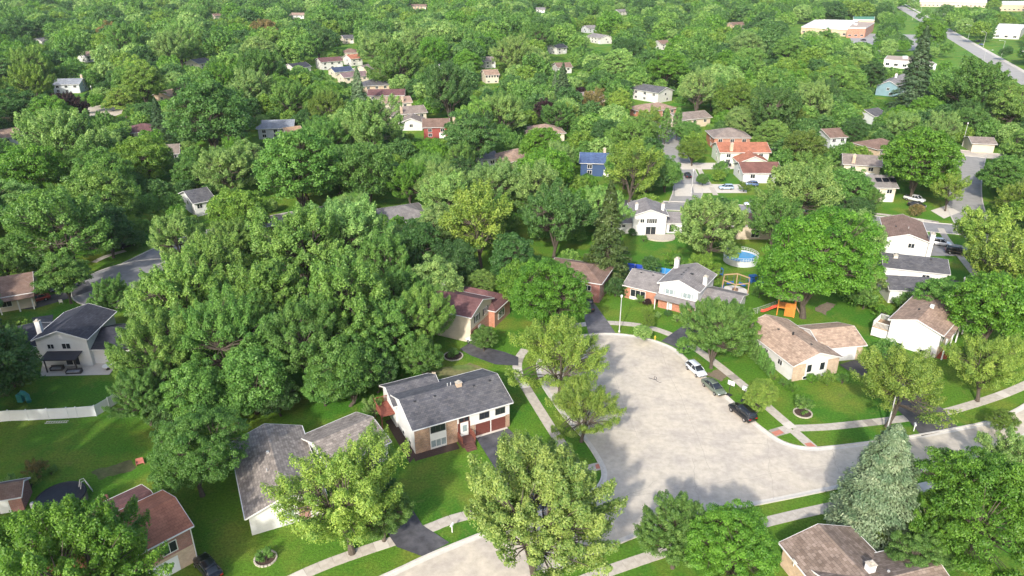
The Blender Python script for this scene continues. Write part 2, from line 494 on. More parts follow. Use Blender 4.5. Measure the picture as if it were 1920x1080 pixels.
def blotch(pts, it=4, amp=.16):
    r_ = random.Random(len(pts) + int(pts[0][0] * 10))
    for _ in range(it):
        out = []
        for i, a in enumerate(pts):
            b = pts[(i + 1) % len(pts)]; dx, dy = b[0] - a[0], b[1] - a[1]
            t = r_.uniform(-amp, amp)
            out += [a, ((a[0] + b[0]) / 2 - dy * t, (a[1] + b[1]) / 2 + dx * t)]
        pts = out
    return pts
def drive(label, px, m=ASPH, z=.036, name='driveway', foot=True):
    o = struct(sheet(name, blotch(gp(px)) if name == 'earth_patch' else gp(px), z, m), label)
    if foot:
        g = gp(px); c = (sum(p[0] for p in g) / len(g), sum(p[1] for p in g) / len(g))
        ROADLINES.append(([g[0], c, g[len(g) // 2]], 2.5))
    return o
drive('black asphalt driveway of the brown-roofed house at the lower left', [(690, 893), (728, 898), (756, 928), (792, 985), (843, 1018), (793, 1044), (744, 1026), (716, 985)], z=.058)
def hl(x, y, c_=math.cos(math.radians(27)), s_=math.sin(math.radians(27))): return (-8.96 + c_ * x - s_ * y, 88.61 + s_ * x + c_ * y)
struct(sheet('driveway', [hl(1.7, -4.75), hl(6.75, -4.75), hl(7.0, -9.5), G(1062, 942), G(985, 968)], .058, ASPH), 'black driveway running from the twin garage of the bilevel house')
struct(sheet('apron', [hl(1.7, -4.82), hl(6.75, -4.82), hl(6.75, -5.25), hl(1.7, -5.25)], .064, WALKN), 'pale concrete sill before the twin garage doors')
drive('black driveway of the maroon-roofed house', [(862, 655), (884, 641), (905, 650), (945, 660), (972, 670), (972, 686), (930, 684), (885, 668)], z=.058)
drive('grey driveway with a dark car at the top of the turning circle', [(1090, 572), (1110, 563), (1126, 585), (1140, 604), (1154, 625), (1104, 628), (1098, 605), (1094, 588)], mat('asphalt_worn', (.12, .115, .12), .9, .25, .8), z=.058)
drive('dark driveway of the white house with orange brick', [(1240, 640), (1258, 627), (1330, 578), (1372, 588), (1282, 657)], z=.058)
drive('dark worn driveway of the tan-roofed house', [(1573, 684), (1613, 672), (1660, 700), (1767, 766), (1797, 803), (1728, 818), (1700, 785), (1630, 720)], mat('asphalt_stained', (.075, .07, .068), .9, .4, .5), z=.058)
drive('dark driveway of the grey-roofed white house', [(1763, 520), (1822, 532), (1836, 545), (1812, 552), (1765, 533)])
drive('driveway with the two parked cars beside the brown-roofed white house', [(1738, 450), (1815, 462), (1825, 480), (1740, 480)], ASPHG)
drive('concrete driveway with a parked blue car', [(1297, 345), (1400, 346), (1400, 362), (1302, 362)], WALKN)
drive('concrete driveway by the red-roofed houses', [(1272, 306), (1380, 305), (1380, 317), (1278, 318)], WALKN)
drive('concrete apron where the middle street meets the cross street', [(1264, 346), (1296, 345), (1297, 368), (1266, 368)], WALKN, .03)
drive('black asphalt driveway beside the white gabled house', [(1152, 375), (1182, 375), (1182, 393), (1152, 393)])
drive('dark driveway with the red car at the left', [(25, 580), (50, 565), (100, 552), (165, 527), (178, 543), (120, 563), (60, 580)], z=.03)
drive('white concrete driveway with the pickup at the right', [(1745, 395), (1775, 385), (1800, 398), (1770, 410)], WALKN)
drive('pale concrete patio behind the white house on the left', [(75, 706), (205, 703), (222, 680), (205, 662), (80, 680)], WALKN, .05, 'patio')
drive('dark driveway of the white house at the left edge', [(60, 596), (100, 590), (95, 640), (58, 640)])
drive('pale drive winding to the grey house at the upper left', [(192, 172), (200, 170), (215, 184), (232, 190), (228, 195), (205, 188)], WALKN)
drive('bare earth strip under the street tree by the parked cars', [(1318, 700), (1345, 692), (1372, 706), (1352, 716)], DIRT, .012, 'earth_patch')
struct(sheet('mulch_bed', [hl(-7.6, -4.7), hl(-1.2, -4.7), hl(-1.3, -6.4), hl(-7.8, -6.2)], .02, MULCH), 'dark mulch bed along the front of the bilevel house')
struct(sheet('mulch_bed', [hl(-7.1, 4.8), hl(-8.5, 4.7), hl(-8.6, -6.2), hl(-7.1, -5.0)], .016, MULCH), 'mulch bed down the left side of the bilevel house')
drive('bare earth patch in the shared back lawn', [(1528, 582), (1550, 566), (1568, 572), (1550, 592)], DIRT, .012, 'earth_patch')
drive('bare worn patch in the back lawn at the lower left', [(170, 885), (245, 862), (255, 878), (190, 900)], mat('worn_lawn', (.085, .088, .034), .95, .4, 1.2, color2=(.075, .13, .025)), .012, 'earth_patch')
drive('brown worn grass behind the bilevel house', [(790, 695), (880, 680), (935, 700), (900, 708), (800, 712)], mat('dry_lawn', (.16, .15, .06), .95, .35, 1.2, color2=(.09, .14, .03)), .012, 'earth_patch')
drive('red mulch bed beside the white house on the right', [(1755, 672), (1768, 650), (1784, 662), (1774, 674)], mat('red_mulch', (.30, .075, .035), .95, .3, 4), .03, 'mulch_bed')
for k_ in ((1150, 690, 1270, 820), (1180, 780, 1420, 900), (1430, 850, 1570, 900), (1240, 900, 1440, 930), (1480, 790, 1560, 830), (1620, 800, 1750, 850)): keep(*k_)
for k_ in ((1560, 575, 1640, 610), (1180, 445, 1250, 480), (480, 750, 680, 780), (20, 800, 230, 870), (780, 875, 850, 950), (800, 690, 940, 705), (975, 760, 1030, 830), (60, 570, 160, 600), (185, 490, 240, 520), (80, 715, 200, 750), (1440, 770, 1640, 800),
           (1120, 565, 1160, 600), (1640, 650, 1700, 680), (255, 880, 265, 890), (260, 990, 430, 1060), (165, 200, 220, 214), (1805, 285, 1860, 296), (1760, 400, 1830, 425), (1745, 480, 1800, 515), (1795, 72, 1850, 106), (1715, 68, 1735, 78), (1690, 20, 1780, 60), (1860, 110, 1920, 160), (1265, 310, 1400, 365), (1650, 385, 1740, 400), (525, 400, 548, 420)): keep(*k_)
for t_ in range(13):
    q = (1690 + 225 * t_ / 12, 16 + 124 * t_ / 12); keep(q[0] - 8, q[1] - 3, q[0] + 8, q[1] + 6)
for k_ in ((1345, 505, 1440, 560), (1455, 560, 1525, 605), (1360, 465, 1420, 500), (848, 545, 935, 655), (1860, 600, 1900, 615), (40, 545, 145, 580)): keep(*k_)
# tar squiggle on the road
p0 = G(1217, 711)
tp = [(p0[0] + dx, p0[1] + dy, .012) for dx, dy in ((0, .4), (.5, .1), (.9, -.2), (1.2, -.1), (1.3, .5), (1.05, .8), (.85, .3), (1.1, -.5), (1.5, -1.0), (1.8, -.9))]
sq = MB().tube(tp, .045, 5).build('tar_seal', ASPH); struct(sq, 'black looped tar seal on the concrete turning circle')

# ------------------------------------------------------------------ houses
def shingle(name, c, c2=None):
    c = tuple(v * .72 for v in c); c2 = tuple(v * .72 for v in c2) if c2 else None
    return mat('shingle_' + name, c, .92, .28, .55, 'shingle', c2, size=(.5, .34))
R_GREY = shingle('charcoal', (.088, .088, .102), (.15, .145, .15))
R_GREYB = shingle('grey_brown', (.215, .185, .16), (.40, .345, .30))
R_TAN = shingle('tan', (.56, .41, .30), (.37, .255, .185))
R_TAN2 = shingle('tan_brown', (.44, .31, .235), (.31, .21, .155))
R_MAR = shingle('maroon', (.145, .062, .062), (.19, .095, .09))
R_RED = shingle('red_brown', (.48, .19, .11), (.38, .145, .085))
R_BRN = shingle('brown', (.22, .135, .10), (.27, .18, .14))
R_LG = shingle('light_grey', (.235, .215, .21), (.30, .275, .26))
R_NAVY = shingle('navy', (.030, .032, .045), (.055, .056, .072))
R_BLUE = shingle('blue', (.07, .11, .23), (.10, .16, .30))
R_SAND = shingle('sand', (.48, .32, .19), (.40, .26, .16))
R_TAUPE = shingle('taupe', (.26, .21, .18), (.32, .265, .23))
W_WHITE = mat('siding_white', (.60, .595, .575), .7, .06, .7, 'siding', size=(4.0, .2))
W_OFF = mat('siding_off_white', (.50, .49, .46), .7, .06, .7, 'siding', size=(4.0, .2))
W_CREAM = mat('siding_cream', (.52, .46, .36), .7, .07, .7, 'siding', size=(4.0, .2))
W_GREYS = mat('siding_grey', (.42, .44, .45), .7, .07, .7, 'siding', size=(4.0, .2))
W_BLUE = mat('siding_blue', (.035, .07, .16), .7, .08, .7, 'siding', size=(4.0, .2))
W_TEAL = mat('siding_teal', (.16, .26, .30), .7, .08, .7, 'siding', size=(4.0, .2))
W_PALEG = mat('siding_pale_green', (.55, .60, .50), .7, .07, .7, 'siding', size=(4.0, .2))
W_TAN = mat('siding_tan', (.50, .42, .32), .7, .07, .7, 'siding', size=(4.0, .2))
W_ORBR = mat('brick_orange', (.46, .15, .06), .9, .2, 1.5, 'brick', (.36, .11, .05), size=(.24, .085))
W_BRN = mat('brick_brown', (.36, .19, .085), .9, .25, 1.5, 'brick', (.20, .095, .05), size=(.26, .09))
W_TANB = mat('brick_tan', (.56, .40, .26), .9, .18, 1.5, 'brick', (.48, .33, .21), size=(.24, .085))
W_REDB = mat('brick_red', (.30, .085, .06), .9, .2, 1.5, 'brick', (.23, .065, .05), size=(.24, .085))
W_RED = mat('siding_red', (.26, .06, .05), .7, .1, .7, 'siding', size=(4.0, .2))
M_CURT = mat('curtain_glass', (.22, .27, .28), .12, .3, 2.0, spec=.6)
M_GARAGE_R = mat('garage_red', (.115, .036, .028), .6, .12, 3)
_win = {}
def win_meshes(w, h, lights, fm):
    k = (round(w, 2), round(h, 2), lights, fm.name)
    if k in _win: return _win[k]
    f = MB(); t = .09
    f.box(-w / 2 - t, w / 2 + t, -.07, -.003, -t, 0); f.box(-w / 2 - t, w / 2 + t, -.07, -.003, h, h + t)
    f.box(-w / 2 - t, -w / 2, -.07, -.003, .001, h - .001); f.box(w / 2, w / 2 + t, -.07, -.003, .001, h - .001)
    for i in range(1, lights):
        x = -w / 2 + w * i / lights; f.box(x - .035, x + .035, -.055, -.003, .002, h - .002)
    p = MB()
    for i in range(lights):
        a = -w / 2 + w * i / lights + (.035 if i else 0); b = -w / 2 + w * (i + 1) / lights - (.035 if i < lights - 1 else 0)
        p.box(a + .002, b - .002, -.03, -.004, .003, h - .003)
    _win[k] = (f.mesh('window_frame', fm), p)
    return _win[k]
_pane = {}
class Vol:
    """one gabled or hipped volume of a house; x runs along the ridge, -y is the front"""
    def __init__(s, root, cx, cy, yaw, L, W, e, r, roof, wall, hip=False, ov=.4, trim=None, first=True, wallname='wall', roofname='roof', z0=-.3, shed=False, trimless=False):
        rx, ry, ra = root.location.x, root.location.y, root.rotation_euler.z
        dx, dy = cx - rx, cy - ry
        c, n = math.cos(-ra), math.sin(-ra)
        s.M = TR(c * dx - n * dy, n * dx + c * dy, 0, yaw - ra)
        s.root = root; s.L = L; s.W = W; s.e = e; s.r = r; s.ov = ov
        trim = trim or TRIM
        FOOT.append((cx, cy, math.hypot(L, W) / 2 + .5))
        sl = (r - e) / (W / 2); s.sl = sl
        a, b, ze, t = L / 2 + ov, W / 2 + ov, e - ov * sl, .15
        if hip:
            MB().box(-L / 2, L / 2, -W / 2, W / 2, z0, e - .05).build(wallname, wall, root, s.M)
            q = max(L / 2 - W / 2, .05)
            m = MB().add([(-a, -b, ze), (a, -b, ze), (a, b, ze), (-a, b, ze), (-a, -b, ze + t), (a, -b, ze + t), (a, b, ze + t), (-a, b, ze + t), (-q, 0, r + t), (q, 0, r + t)],
                         [(3, 2, 1, 0), (0, 1, 5, 4), (1, 2, 6, 5), (2, 3, 7, 6), (3, 0, 4, 7), (4, 5, 9, 8), (6, 7, 8, 9), (5, 6, 9), (7, 4, 8)])
            m.build(roofname, roof, root, s.M)
        else:
            MB().xprism([(-W / 2, z0), (W / 2, z0), (W / 2, e), (0, r - .01), (-W / 2, e)], -L / 2, L / 2).build(wallname, wall, root, s.M)
            MB().xprism([(-b, ze), (0, r + .005), (b, ze), (b, ze + t), (0, r + t), (-b, ze + t)], -a, a).build(roofname, roof, root, s.M)
        if not trimless:
            for sg in (-1, 1):
                MB().box(-a + .01, a - .01, min(sg * (b + .005), sg * (b + .11)), max(sg * (b + .005), sg * (b + .11)), ze + .01, ze + t - .02).build('gutter', trim, root, s.M)
                if not hip:
                    MB().xprism([(-b, ze - .03), (0, r - .03), (b, ze - .03), (b, ze + t + .012), (0, r + t + .012), (-b, ze + t + .012)], *sorted((sg * (a + .004), sg * (a + .05)))).build('rake_board', trim, root, s.M)
                else:
                    MB().box(*sorted((sg * (a + .005), sg * (a + .1))), -b + .01, b - .01, ze + .01, ze + t - .02).build('gutter', trim, root, s.M)
    def fr(s, side, u, z, out=0.0):
        L, W = s.L / 2, s.W / 2
        if side == 'F': p, rt, inn = (u, -W - out, z), (1, 0, 0), (0, 1, 0)
        elif side == 'B': p, rt, inn = (-u, W + out, z), (-1, 0, 0), (0, -1, 0)
        elif side == 'L': p, rt, inn = (-L - out, -u, z), (0, -1, 0), (1, 0, 0)
        else: p, rt, inn = (L + out, u, z), (0, 1, 0), (-1, 0, 0)
        m = Matrix(((rt[0], inn[0], 0, p[0]), (rt[1], inn[1], 0, p[1]), (rt[2], inn[2], 1, p[2]), (0, 0, 0, 1)))
        return s.M @ m
    def win(s, side, u, z, w, h, lights=2, fm=None, glass=None, shutters=None, out=0.0):
        fm = fm or TRIM; glass = glass or GLASS
        f, p = win_meshes(w, h, lights, fm)
        o = link('window', f, s.root, s.fr(side, u, z, out))
        k = (round(w, 2), round(h, 2), lights, glass.name)
        if k not in _pane: _pane[k] = p.mesh('pane', glass)
        link('pane', _pane[k], o)
        if shutters:
            for sg in (-1, 1):
                MB().box(sg * (w / 2 + .32) - .2, sg * (w / 2 + .32) + .2, -.05, -.004, -.02, h + .02).build('shutter', shutters, o)
        return o
    def door(s, side, u, z, w=.95, h=2.05, m=None, glass=False):
        d = MB().box(-w / 2, w / 2, -.045, -.004, 0, h)
        for zz in (.25, 1.15): d.box(-w / 2 + .15, w / 2 - .15, -.06, -.0455, zz, zz + .65)
        o = d.build('door', m or WHITE, s.root, s.fr(side, u, z))
        MB().box(w / 2 - .14, w / 2 - .08, -.10, -.046, .95, 1.07).build('handle', STEEL, o)
        if glass: MB().box(-w / 2 + .22, w / 2 - .22, -.075, -.0605, .7, 1.75).build('pane', M_CURT, o)
        return o
    def garage(s, side, u, z, w=2.5, h=2.15, m=None):
        d = MB().box(-w / 2, w / 2, -.03, -.004, 0, h)
        n = max(2, int(w / .6))
        for i in range(n):
            for j in range(4):
                x0 = -w / 2 + w * i / n; z0 = h * j / 4
                d.box(x0 + .06, x0 + w / n - .06, -.05, -.0305, z0 + .06, z0 + h / 4 - .06)
        return d.build('garage_door', m or WHITE, s.root, s.fr(side, u, z))
    def panel(s, side, u0, u1, z0, z1, m, name='brick_panel', out=.02):
        return MB().box(u0, u1, -out, .1, z0, z1).build(name, m, s.root, s.fr(side, 0, 0))
    def chimney(s, x, y, w=.9, d=.7, top=None, base=None, m=None, cap=True):
        top = top or s.r + .9
        base = s.e - .3 if base is None else base
        o = MB().box(x - w / 2, x + w / 2, y - d / 2, y + d / 2, base, top).build('chimney', m or W_WHITE, s.root, s.M)
        if cap:
            MB().box(x - w / 2 - .07, x + w / 2 + .07, y - d / 2 - .07, y + d / 2 + .07, top + .001, top + .09).box(x - .17, x + .17, y - .17, y + .17, top + .091, top + .34).build('chimney_cap', STONE, o)
        return o
    def vent(s, x, y, w=.3, h=.22, m=None, name='roof_vent'):
        z = s.r - abs(y) * s.sl
        return MB().box(x - w / 2, x + w / 2, y - w / 2, y + w / 2, z + .05, z + .15 + h).build(name, m or DARKTRIM, s.root, s.M)
    def pipe(s, x, y, h=.5):
        z = s.r - abs(y) * s.sl
        return MB().tube([(x, y, z), (x, y, z + .15 + h)], .07, 7).build('vent_pipe', STEEL, s.root, s.M)

def house(label, short, cx, cy, yawd, L, W, e, r, roof, wall, vis=None, group='houses of the neighbourhood', **kw):
    yaw = math.radians(yawd)
    root = empty('house', (cx, cy, 0), yaw, label, 'house', group)
    v = Vol(root, cx, cy, yaw, L, W, e, r, roof, wall, **kw)
    p = PX(cx, cy, e)
    LANDMARKS.append((p[0], p[1], short))
    if vis: keep(*vis, cy + 2)
    return v
def wing(v, cx, cy, yawd, L, W, e, r, roof, wall, **kw):
    return Vol(v.root, cx, cy, math.radians(yawd), L, W, e, r, roof, wall, wallname='wing_wall', roofname='wing_roof', **kw)

# --- bilevel house in the middle
h1 = house('grey-roofed bilevel house with brown brick and white siding front', 'the grey-roofed bilevel house', -8.96, 88.61, 27, 14.4, 9.6, 4.25, 6.05, R_GREY, W_WHITE, (745, 715, 965, 830), trim=TRIM)
h1.panel('F', -7.2, -5.0, -.3, 4.05, W_BRN); h1.panel('F', -2.6, -.95, -.3, 4.05, W_BRN); h1.panel('F', 6.55, 7.21, -.3, 2.15, W_BRN); h1.panel('F', 1.0, 1.75, -.3, 2.05, W_BRN)
h1.panel('F', -5.0, -2.6, 1.55, 2.45, WHITE, 'spandrel_panel', .03)
h1.win('F', -3.8, 2.75, 2.0, 1.0, 3, fm=DARKTRIM); h1.win('F', -3.8, .35, 2.2, 1.1, 3, glass=M_CURT)
h1.win('F', .1, 3.1, 1.4, .75, 2, fm=M_GARAGE_R); h1.door('F', .15, .75, 1.1, 2.15, glass=True)
h1.panel('F', -.9, -.5, .7, 2.95, M_GARAGE_R, 'side_light', .03); h1.panel('F', .75, 1.0, .7, 2.95, M_GARAGE_R, 'side_light', .03)
h1.win('F', 3.2, 2.7, 1.35, .85, 2, fm=DARKTRIM); h1.win('F', 5.7, 2.7, 1.35, .85, 2, fm=DARKTRIM)
h1.garage('F', 2.95, .02, 2.3, 2.0, M_GARAGE_R); h1.garage('F', 5.4, .02, 2.25, 2.0, M_GARAGE_R)
h1.win('L', 2.6, .3, .9, .6, 1, fm=TRIM); h1.win('L', 0, .3, .9, .6, 1); h1.win('L', -2.6, 2.6, .9, .9, 1)
hb = wing(h1, *(lambda p: (p[0], p[1]))((-8.96 - 4.0 * math.cos(math.radians(27)) - 5.2 * math.sin(math.radians(27)) * 1.0, 88.61 - 4.0 * math.sin(math.radians(27)) + 5.2 * math.cos(math.radians(27)))), 27, 7.0, 5.6, 3.9, 5.2, R_GREY, W_WHITE)
h1.chimney(1.3, -.3, .8, .6, 6.6, m=W_TANB)
for x, y in ((-5.6, -.9), (-2.6, -.9), (3.4, -.9), (6.0, -.8)): h1.vent(x, y, .35, .06)
for x in (-.2, .3): h1.pipe(x, .25)
# stoop and steps
stp = MB().box(-.95, 1.05, -1.7, -.01, 0, .7)
for i in range(4): stp.box(-.7, .8, -1.7 - .28 * (i + 1), -1.7 - .28 * i, 0, .7 - .17 * (i + 1) + .03)
stp.build('stoop', mat('stoop_stain', (.105, .045, .038), .8, .25, 4), h1.root, h1.fr('F', 0, 0))
for x in (-.92, 1.02):
    rl = MB()
    for y in (-.1, -.9, -1.65): rl.box(x - .05, x + .05, y - .05, y + .05, .701, 1.6)
    rl.box(x - .04, x + .04, -1.65, -.1, 1.601, 1.68)
    for y in np.arange(-1.5, -.15, .18): rl.box(x - .02, x + .02, y - .02, y + .02, .702, 1.6)
    rl.build('stoop_railing', WOODRED, h1.root, h1.fr('F', 0, 0))

# deck at the back left corner
dk = MB().box(-9.6, -7.35, 2.6, 6.2, 2.2, 2.35)
for x, y in ((-9.5, 2.7), (-9.5, 6.1), (-7.5, 6.1)): dk.box(x - .08, x + .08, y - .08, y + .08, -.1, 2.2)
dk.build('deck', WOODRED, h1.root, h1.M)
dr = MB()
def rail(mb, a, b, z0, h, post=.05, step=.2):
    l = math.hypot(b[0] - a[0], b[1] - a[1]); n = max(2, int(l / step))
    M = TR(a[0], a[1], 0, math.atan2(b[1] - a[1], b[0] - a[0]))
    mb.box(0, l, -.05, .05, z0 + h, z0 + h + .07, M)
    for i in range(n + 1): mb.box(i * l / n - .03, i * l / n + .03, -.03, .03, z0 + .001, z0 + h, M)
rail(dr, (-9.55, 2.65), (-9.55, 6.15), 2.35, .95); rail(dr, (-9.5, 6.15), (-7.4, 6.15), 2.35, .95)
dr.build('deck_railing', WOODRED, h1.root, h1.M)

# --- brown-grey house lower left
h2 = house('weathered grey-brown roofed house with the wide low gable at lower left', 'the weathered grey-brown roofed house', -30.0, 74.4, 115.4, 15.2, 8.6, 2.95, 4.5, R_GREYB, W_WHITE, (440, 800, 600, 950))
h2.win('L', 0, 1.0, 1.5, 1.1, 2, glass=M_CURT); h2.panel('L', 1.3, 2.6, -.3, 2.6, W_REDB)
h2.vent(1.5, .6, .3, .3, STEEL); h2.pipe(-2, 1.2)
h2b = wing(h2, -22.6, 80.6, 41, 8.2, 8.4, 2.85, 4.3, R_GREYB, W_WHITE)
h2b.garage('F', .6, .02, 4.6, 2.15)
keep(590, 790, 715, 850)
# --- red-roofed house lower left corner
h3 = house('two-storey brick house with an orange-red shingle roof at lower left', 'the orange-red roofed brick house', -44.6, 58.0, 45.7, 18.0, 7.6, 5.1, 6.4, R_RED, W_REDB, (300, 925, 365, 1080))
h3.win('F', 6.6, 2.9, 1.5, 1.3, 2); h3.panel('F', 4.0, 9.0, -.3, 2.45, W_TANB); h3.garage('F', 5.6, .02, 3.2, 2.1); h3.win('F', 2.0, 2.9, 1.5, 1.3, 2)
h3.vent(5, .8); wing(h3, -47.6, 64.2, 45.7, 12.0, 6.0, 3.0, 3.9, R_MAR, W_REDB)
MB().tube([(9.05, -3.95, 0), (9.05, -3.95, 5.0)], .06, 6).build('downpipe', TRIM, h3.root, h3.M)
# --- house at bottom right
h4 = house('speckled brown roofed house at the bottom below the blue spruce', 'the speckled brown roofed house', 35.9, 56.0, 105, 13.0, 8.6, 3.0, 4.4, shingle('speckled', (.20, .145, .11), (.34, .26, .21)), W_TANB, (1470, 985, 1640, 1080))
A_, B_ = G(1517, 1068, 3.0), G(1670, 1032, 3.0)
yw = math.atan2(B_[1] - A_[1], B_[0] - A_[0]); mx_, my_ = (A_[0] + B_[0]) / 2 + 1.0 * math.cos(yw), (A_[1] + B_[1]) / 2 + 1.0 * math.sin(yw)
h4w = wing(h4, mx_ + 4.4 * math.sin(yw), my_ - 4.4 * math.cos(yw), math.degrees(yw), math.hypot(B_[0] - A_[0], B_[1] - A_[1]) + 1.2, 8.0, 3.15, 4.6, shingle('speckled', (1, 1, 1)), W_TANB)
h4w.chimney(-1.2, 1.6, .8, .7, 5.2, 3.0, WHITE); h4w.vent(.4, .8, .2, .2, STEEL)
# satellite dish
sd = MB().lathe([(0, 0), (.2, .03), (.36, .11), (.35, .13), (.19, .05), (0, .02)], 14, TR(3.9, 4.8, 3.1) @ Matrix.Rotation(1.0, 4, 'X'))
sd.tube([(3.9, 4.8, 2.5), (3.9, 4.85, 3.1)], .04, 6); sd.build('satellite_dish', TRIM, h4.root, h4.M)
# --- maroon house
h5 = house('maroon-roofed house with pale upper gable over brick, left of the turning circle', 'the maroon-roofed house', -9.4, 118.2, -25.1, 8.6, 8.2, 5.2, 6.7, R_MAR, W_CREAM, (850, 545, 935, 620))
h5.panel('R', -4.1, 4.1, -.3, 2.5, W_ORBR)
for u in (-1.7, 1.6): h5.win('R', u, 3.2, 1.1, 1.25, 2, shutters=DARKTRIM)
h5.door('R', -.8, .1); h5.garage('R', -2.9, .02, 2.3, 2.05, M_GARAGE_R)
h5.chimney(-4.4, 2.2, .8, .8, 7.6)
h5b = wing(h5, -6.3, 123.6, -25.1, 10, 6.6, 3.6, 5.4, R_MAR, W_ORBR, hip=True)
h5b.win('R', -.6, 1.0, 2.4, 1.4, 4)
# --- brown house behind the bright tree
h6 = house('brown hip-roofed brick house half hidden behind the bright green tree', 'the brown hip-roofed brick house', *G(1083, 505, 4.5), -22, 12, 9, 4.3, 5.9, R_BRN, W_REDB, (1070, 488, 1118, 530), hip=True)
h6.win('F', 3.5, 2.4, 1.3, 1.0)
# --- white and orange-brick house
h7 = house('white two-storey gabled house with orange brick porch at the turning circle', 'the white gabled house with orange brick', 34.1, 129, 57.7, 9.3, 7.6, 5.25, 6.6, R_LG, W_WHITE, (1180, 500, 1340, 575))
for u in (-1.75, 1.75): h7.win('L', u, 3.3, 1.5, 1.0, 2, glass=M_CURT, shutters=mat('shutter_grey', (.30, .34, .34), .7, .1))
h7.panel('L', -3.8, 3.8, -.3, 2.4, W_ORBR)
h7.door('L', -1.5, .1, 1.0, 2.1); h7.win('L', 1.4, .9, 1.4, 1.1)
h7.chimney(3.6, 3.6, .9, .8, 7.4); h7.chimney(-1.2, -3.9, .9, .7, 7.0)
for x, y in ((-1.6, .7), (-.4, .7), (.9, .7), (2.2, .7)): h7.vent(x, y, .35, .06)
h7.vent(-.2, -.8, .6, .1)
h7b = wing(h7, 27.6, 133.6, -31, 6.6, 8.8, 2.8, 4.5, R_LG, W_ORBR)
h7b.win('F', -.5, .7, 3.0, 1.45, 3); h7b.panel('F', -2.2, 1.2, -.3, .6, WHITE, 'sill_panel')
h7b.vent(-1.5, -.6, .35, .06); h7b.vent(1.0, -.6, .35, .06)
h7c = wing(h7, 40.5, 125.6, -31, 6.6, 7.6, 2.7, 3.9, R_LG, W_WHITE); h7c.garage('F', 0, .02, 4.6, 2.1)
pr = MB().add([(-1.5, -4.2, 2.45), (-1.5, 4.2, 2.45), (.0, 4.2, 3.0), (.0, -4.2, 3.0), (-1.5, -4.2, 2.33), (-1.5, 4.2, 2.33), (.0, 4.2, 2.88), (.0, -4.2, 2.88)], [(0, 3, 2, 1), (4, 5, 6, 7), (0, 1, 5, 4), (1, 2, 6, 5), (3, 0, 4, 7)])
pr.build('porch_roof', R_LG, h7.root, h7.M @ TR(-4.66, 0))
for y in (-4.0, -1.4, 1.4, 4.0): MB().box(-6.0, -5.85, y - .07, y + .07, 0, 2.32).build('porch_post', WHITE, h7.root, h7.M)
# --- tan house
h8 = house('tan shingle-roofed white house with brick corners beside the parked cars', 'the tan-roofed white house', 46.92, 107.58, 107.6, 13.6, 8.8, 3.1, 4.6, R_TAN, W_WHITE, (1420, 600, 1620, 700))
h8.panel('L', -4.4, -2.0, -.3, 2.95, W_TANB); h8.panel('L', 2.2, 4.4, -.3, 2.95, W_TANB)
h8.win('L', -1.3, 1.25, .9, 1.35, 1, fm=TRIM); h8.win('L', 1.2, 1.25, .9, 1.35, 1); h8.win('L', -1.8, .05, .8, .5, 1)
for u in (-3.5, -.2, 3.6): h8.win('B', u, 1.4, 1.0, .9, 2)
h8.vent(-.6, .2, .25, .5); h8.vent(2.2, .9, .4, .06); h8.vent(-4, -.8, .3, .1)
h8b = wing(h8, 54.8, 110.2, 10, 7.4, 7.8, 2.85, 4.2, R_TAN, W_WHITE)
h8b.garage('F', -.6, .02, 4.8, 2.15); h8b.panel('F', 2.6, 3.7, -.3, 2.6, W_TANB)
# --- white house at right with deck
h9 = house('white-sided bilevel house with brown roof and white back deck on the right', 'the brown-roofed white bilevel house', 73.5, 114.7, 46.5, 13.0, 8.0, 4.6, 5.95, R_TAN2, W_WHITE, (1650, 560, 1800, 665))
h9.win('L', -1.9, .25, .9, .5, 1); h9.win('L', 1.9, .25, .9, .5, 1)
h9.vent(.2, -.3, .6, .5, WHITE, 'skylight'); h9.vent(-1.6, 1.2)
h9.panel('F', -6.5, 6.5, -.3, 2.2, W_TANB)
for u in (-4.6, -1.6, 1.6, 4.8): h9.win('F', u, 2.7, 1.4, 1.1)
h9.door('F', 0, .2); h9.garage('F', 4.4, .02, 2.5, 2.1)
for x in (-6.3, -2.1, 2.1, 6.3): MB().box(x - .1, x + .1, -5.0, -4.8, -.1, 4.3).build('porch_post', WHITE, h9.root, h9.M)
MB().box(-6.7, 6.7, -5.3, -4.42, 4.3, 4.42).build('porch_roof', R_TAN2, h9.root, h9.M)
d9 = MB().box(-5.6, -1.6, 4.05, 7.0, 1.75, 1.9)
for x in (-5.5, -1.7): d9.box(x - .1, x + .1, 6.8, 7.0, -.1, 1.75)
d9.build('deck', WOODT, h9.root, h9.M)
r9 = MB(); rail(r9, (-5.55, 4.1), (-5.55, 6.95), 1.9, 1.0); rail(r9, (-5.55, 6.95), (-1.65, 6.95), 1.9, 1.0); rail(r9, (-1.65, 6.95), (-1.65, 4.1), 1.9, 1.0)
r9.box(-5.72, -5.62, 4.1, 6.95, .2, 1.75); r9.build('deck_railing', WHITE, h9.root, h9.M)
MB().box(-7.6, -6.55, -3.5, -2.3, 0, .9).build('service_box', STONE, h9.root, h9.M)
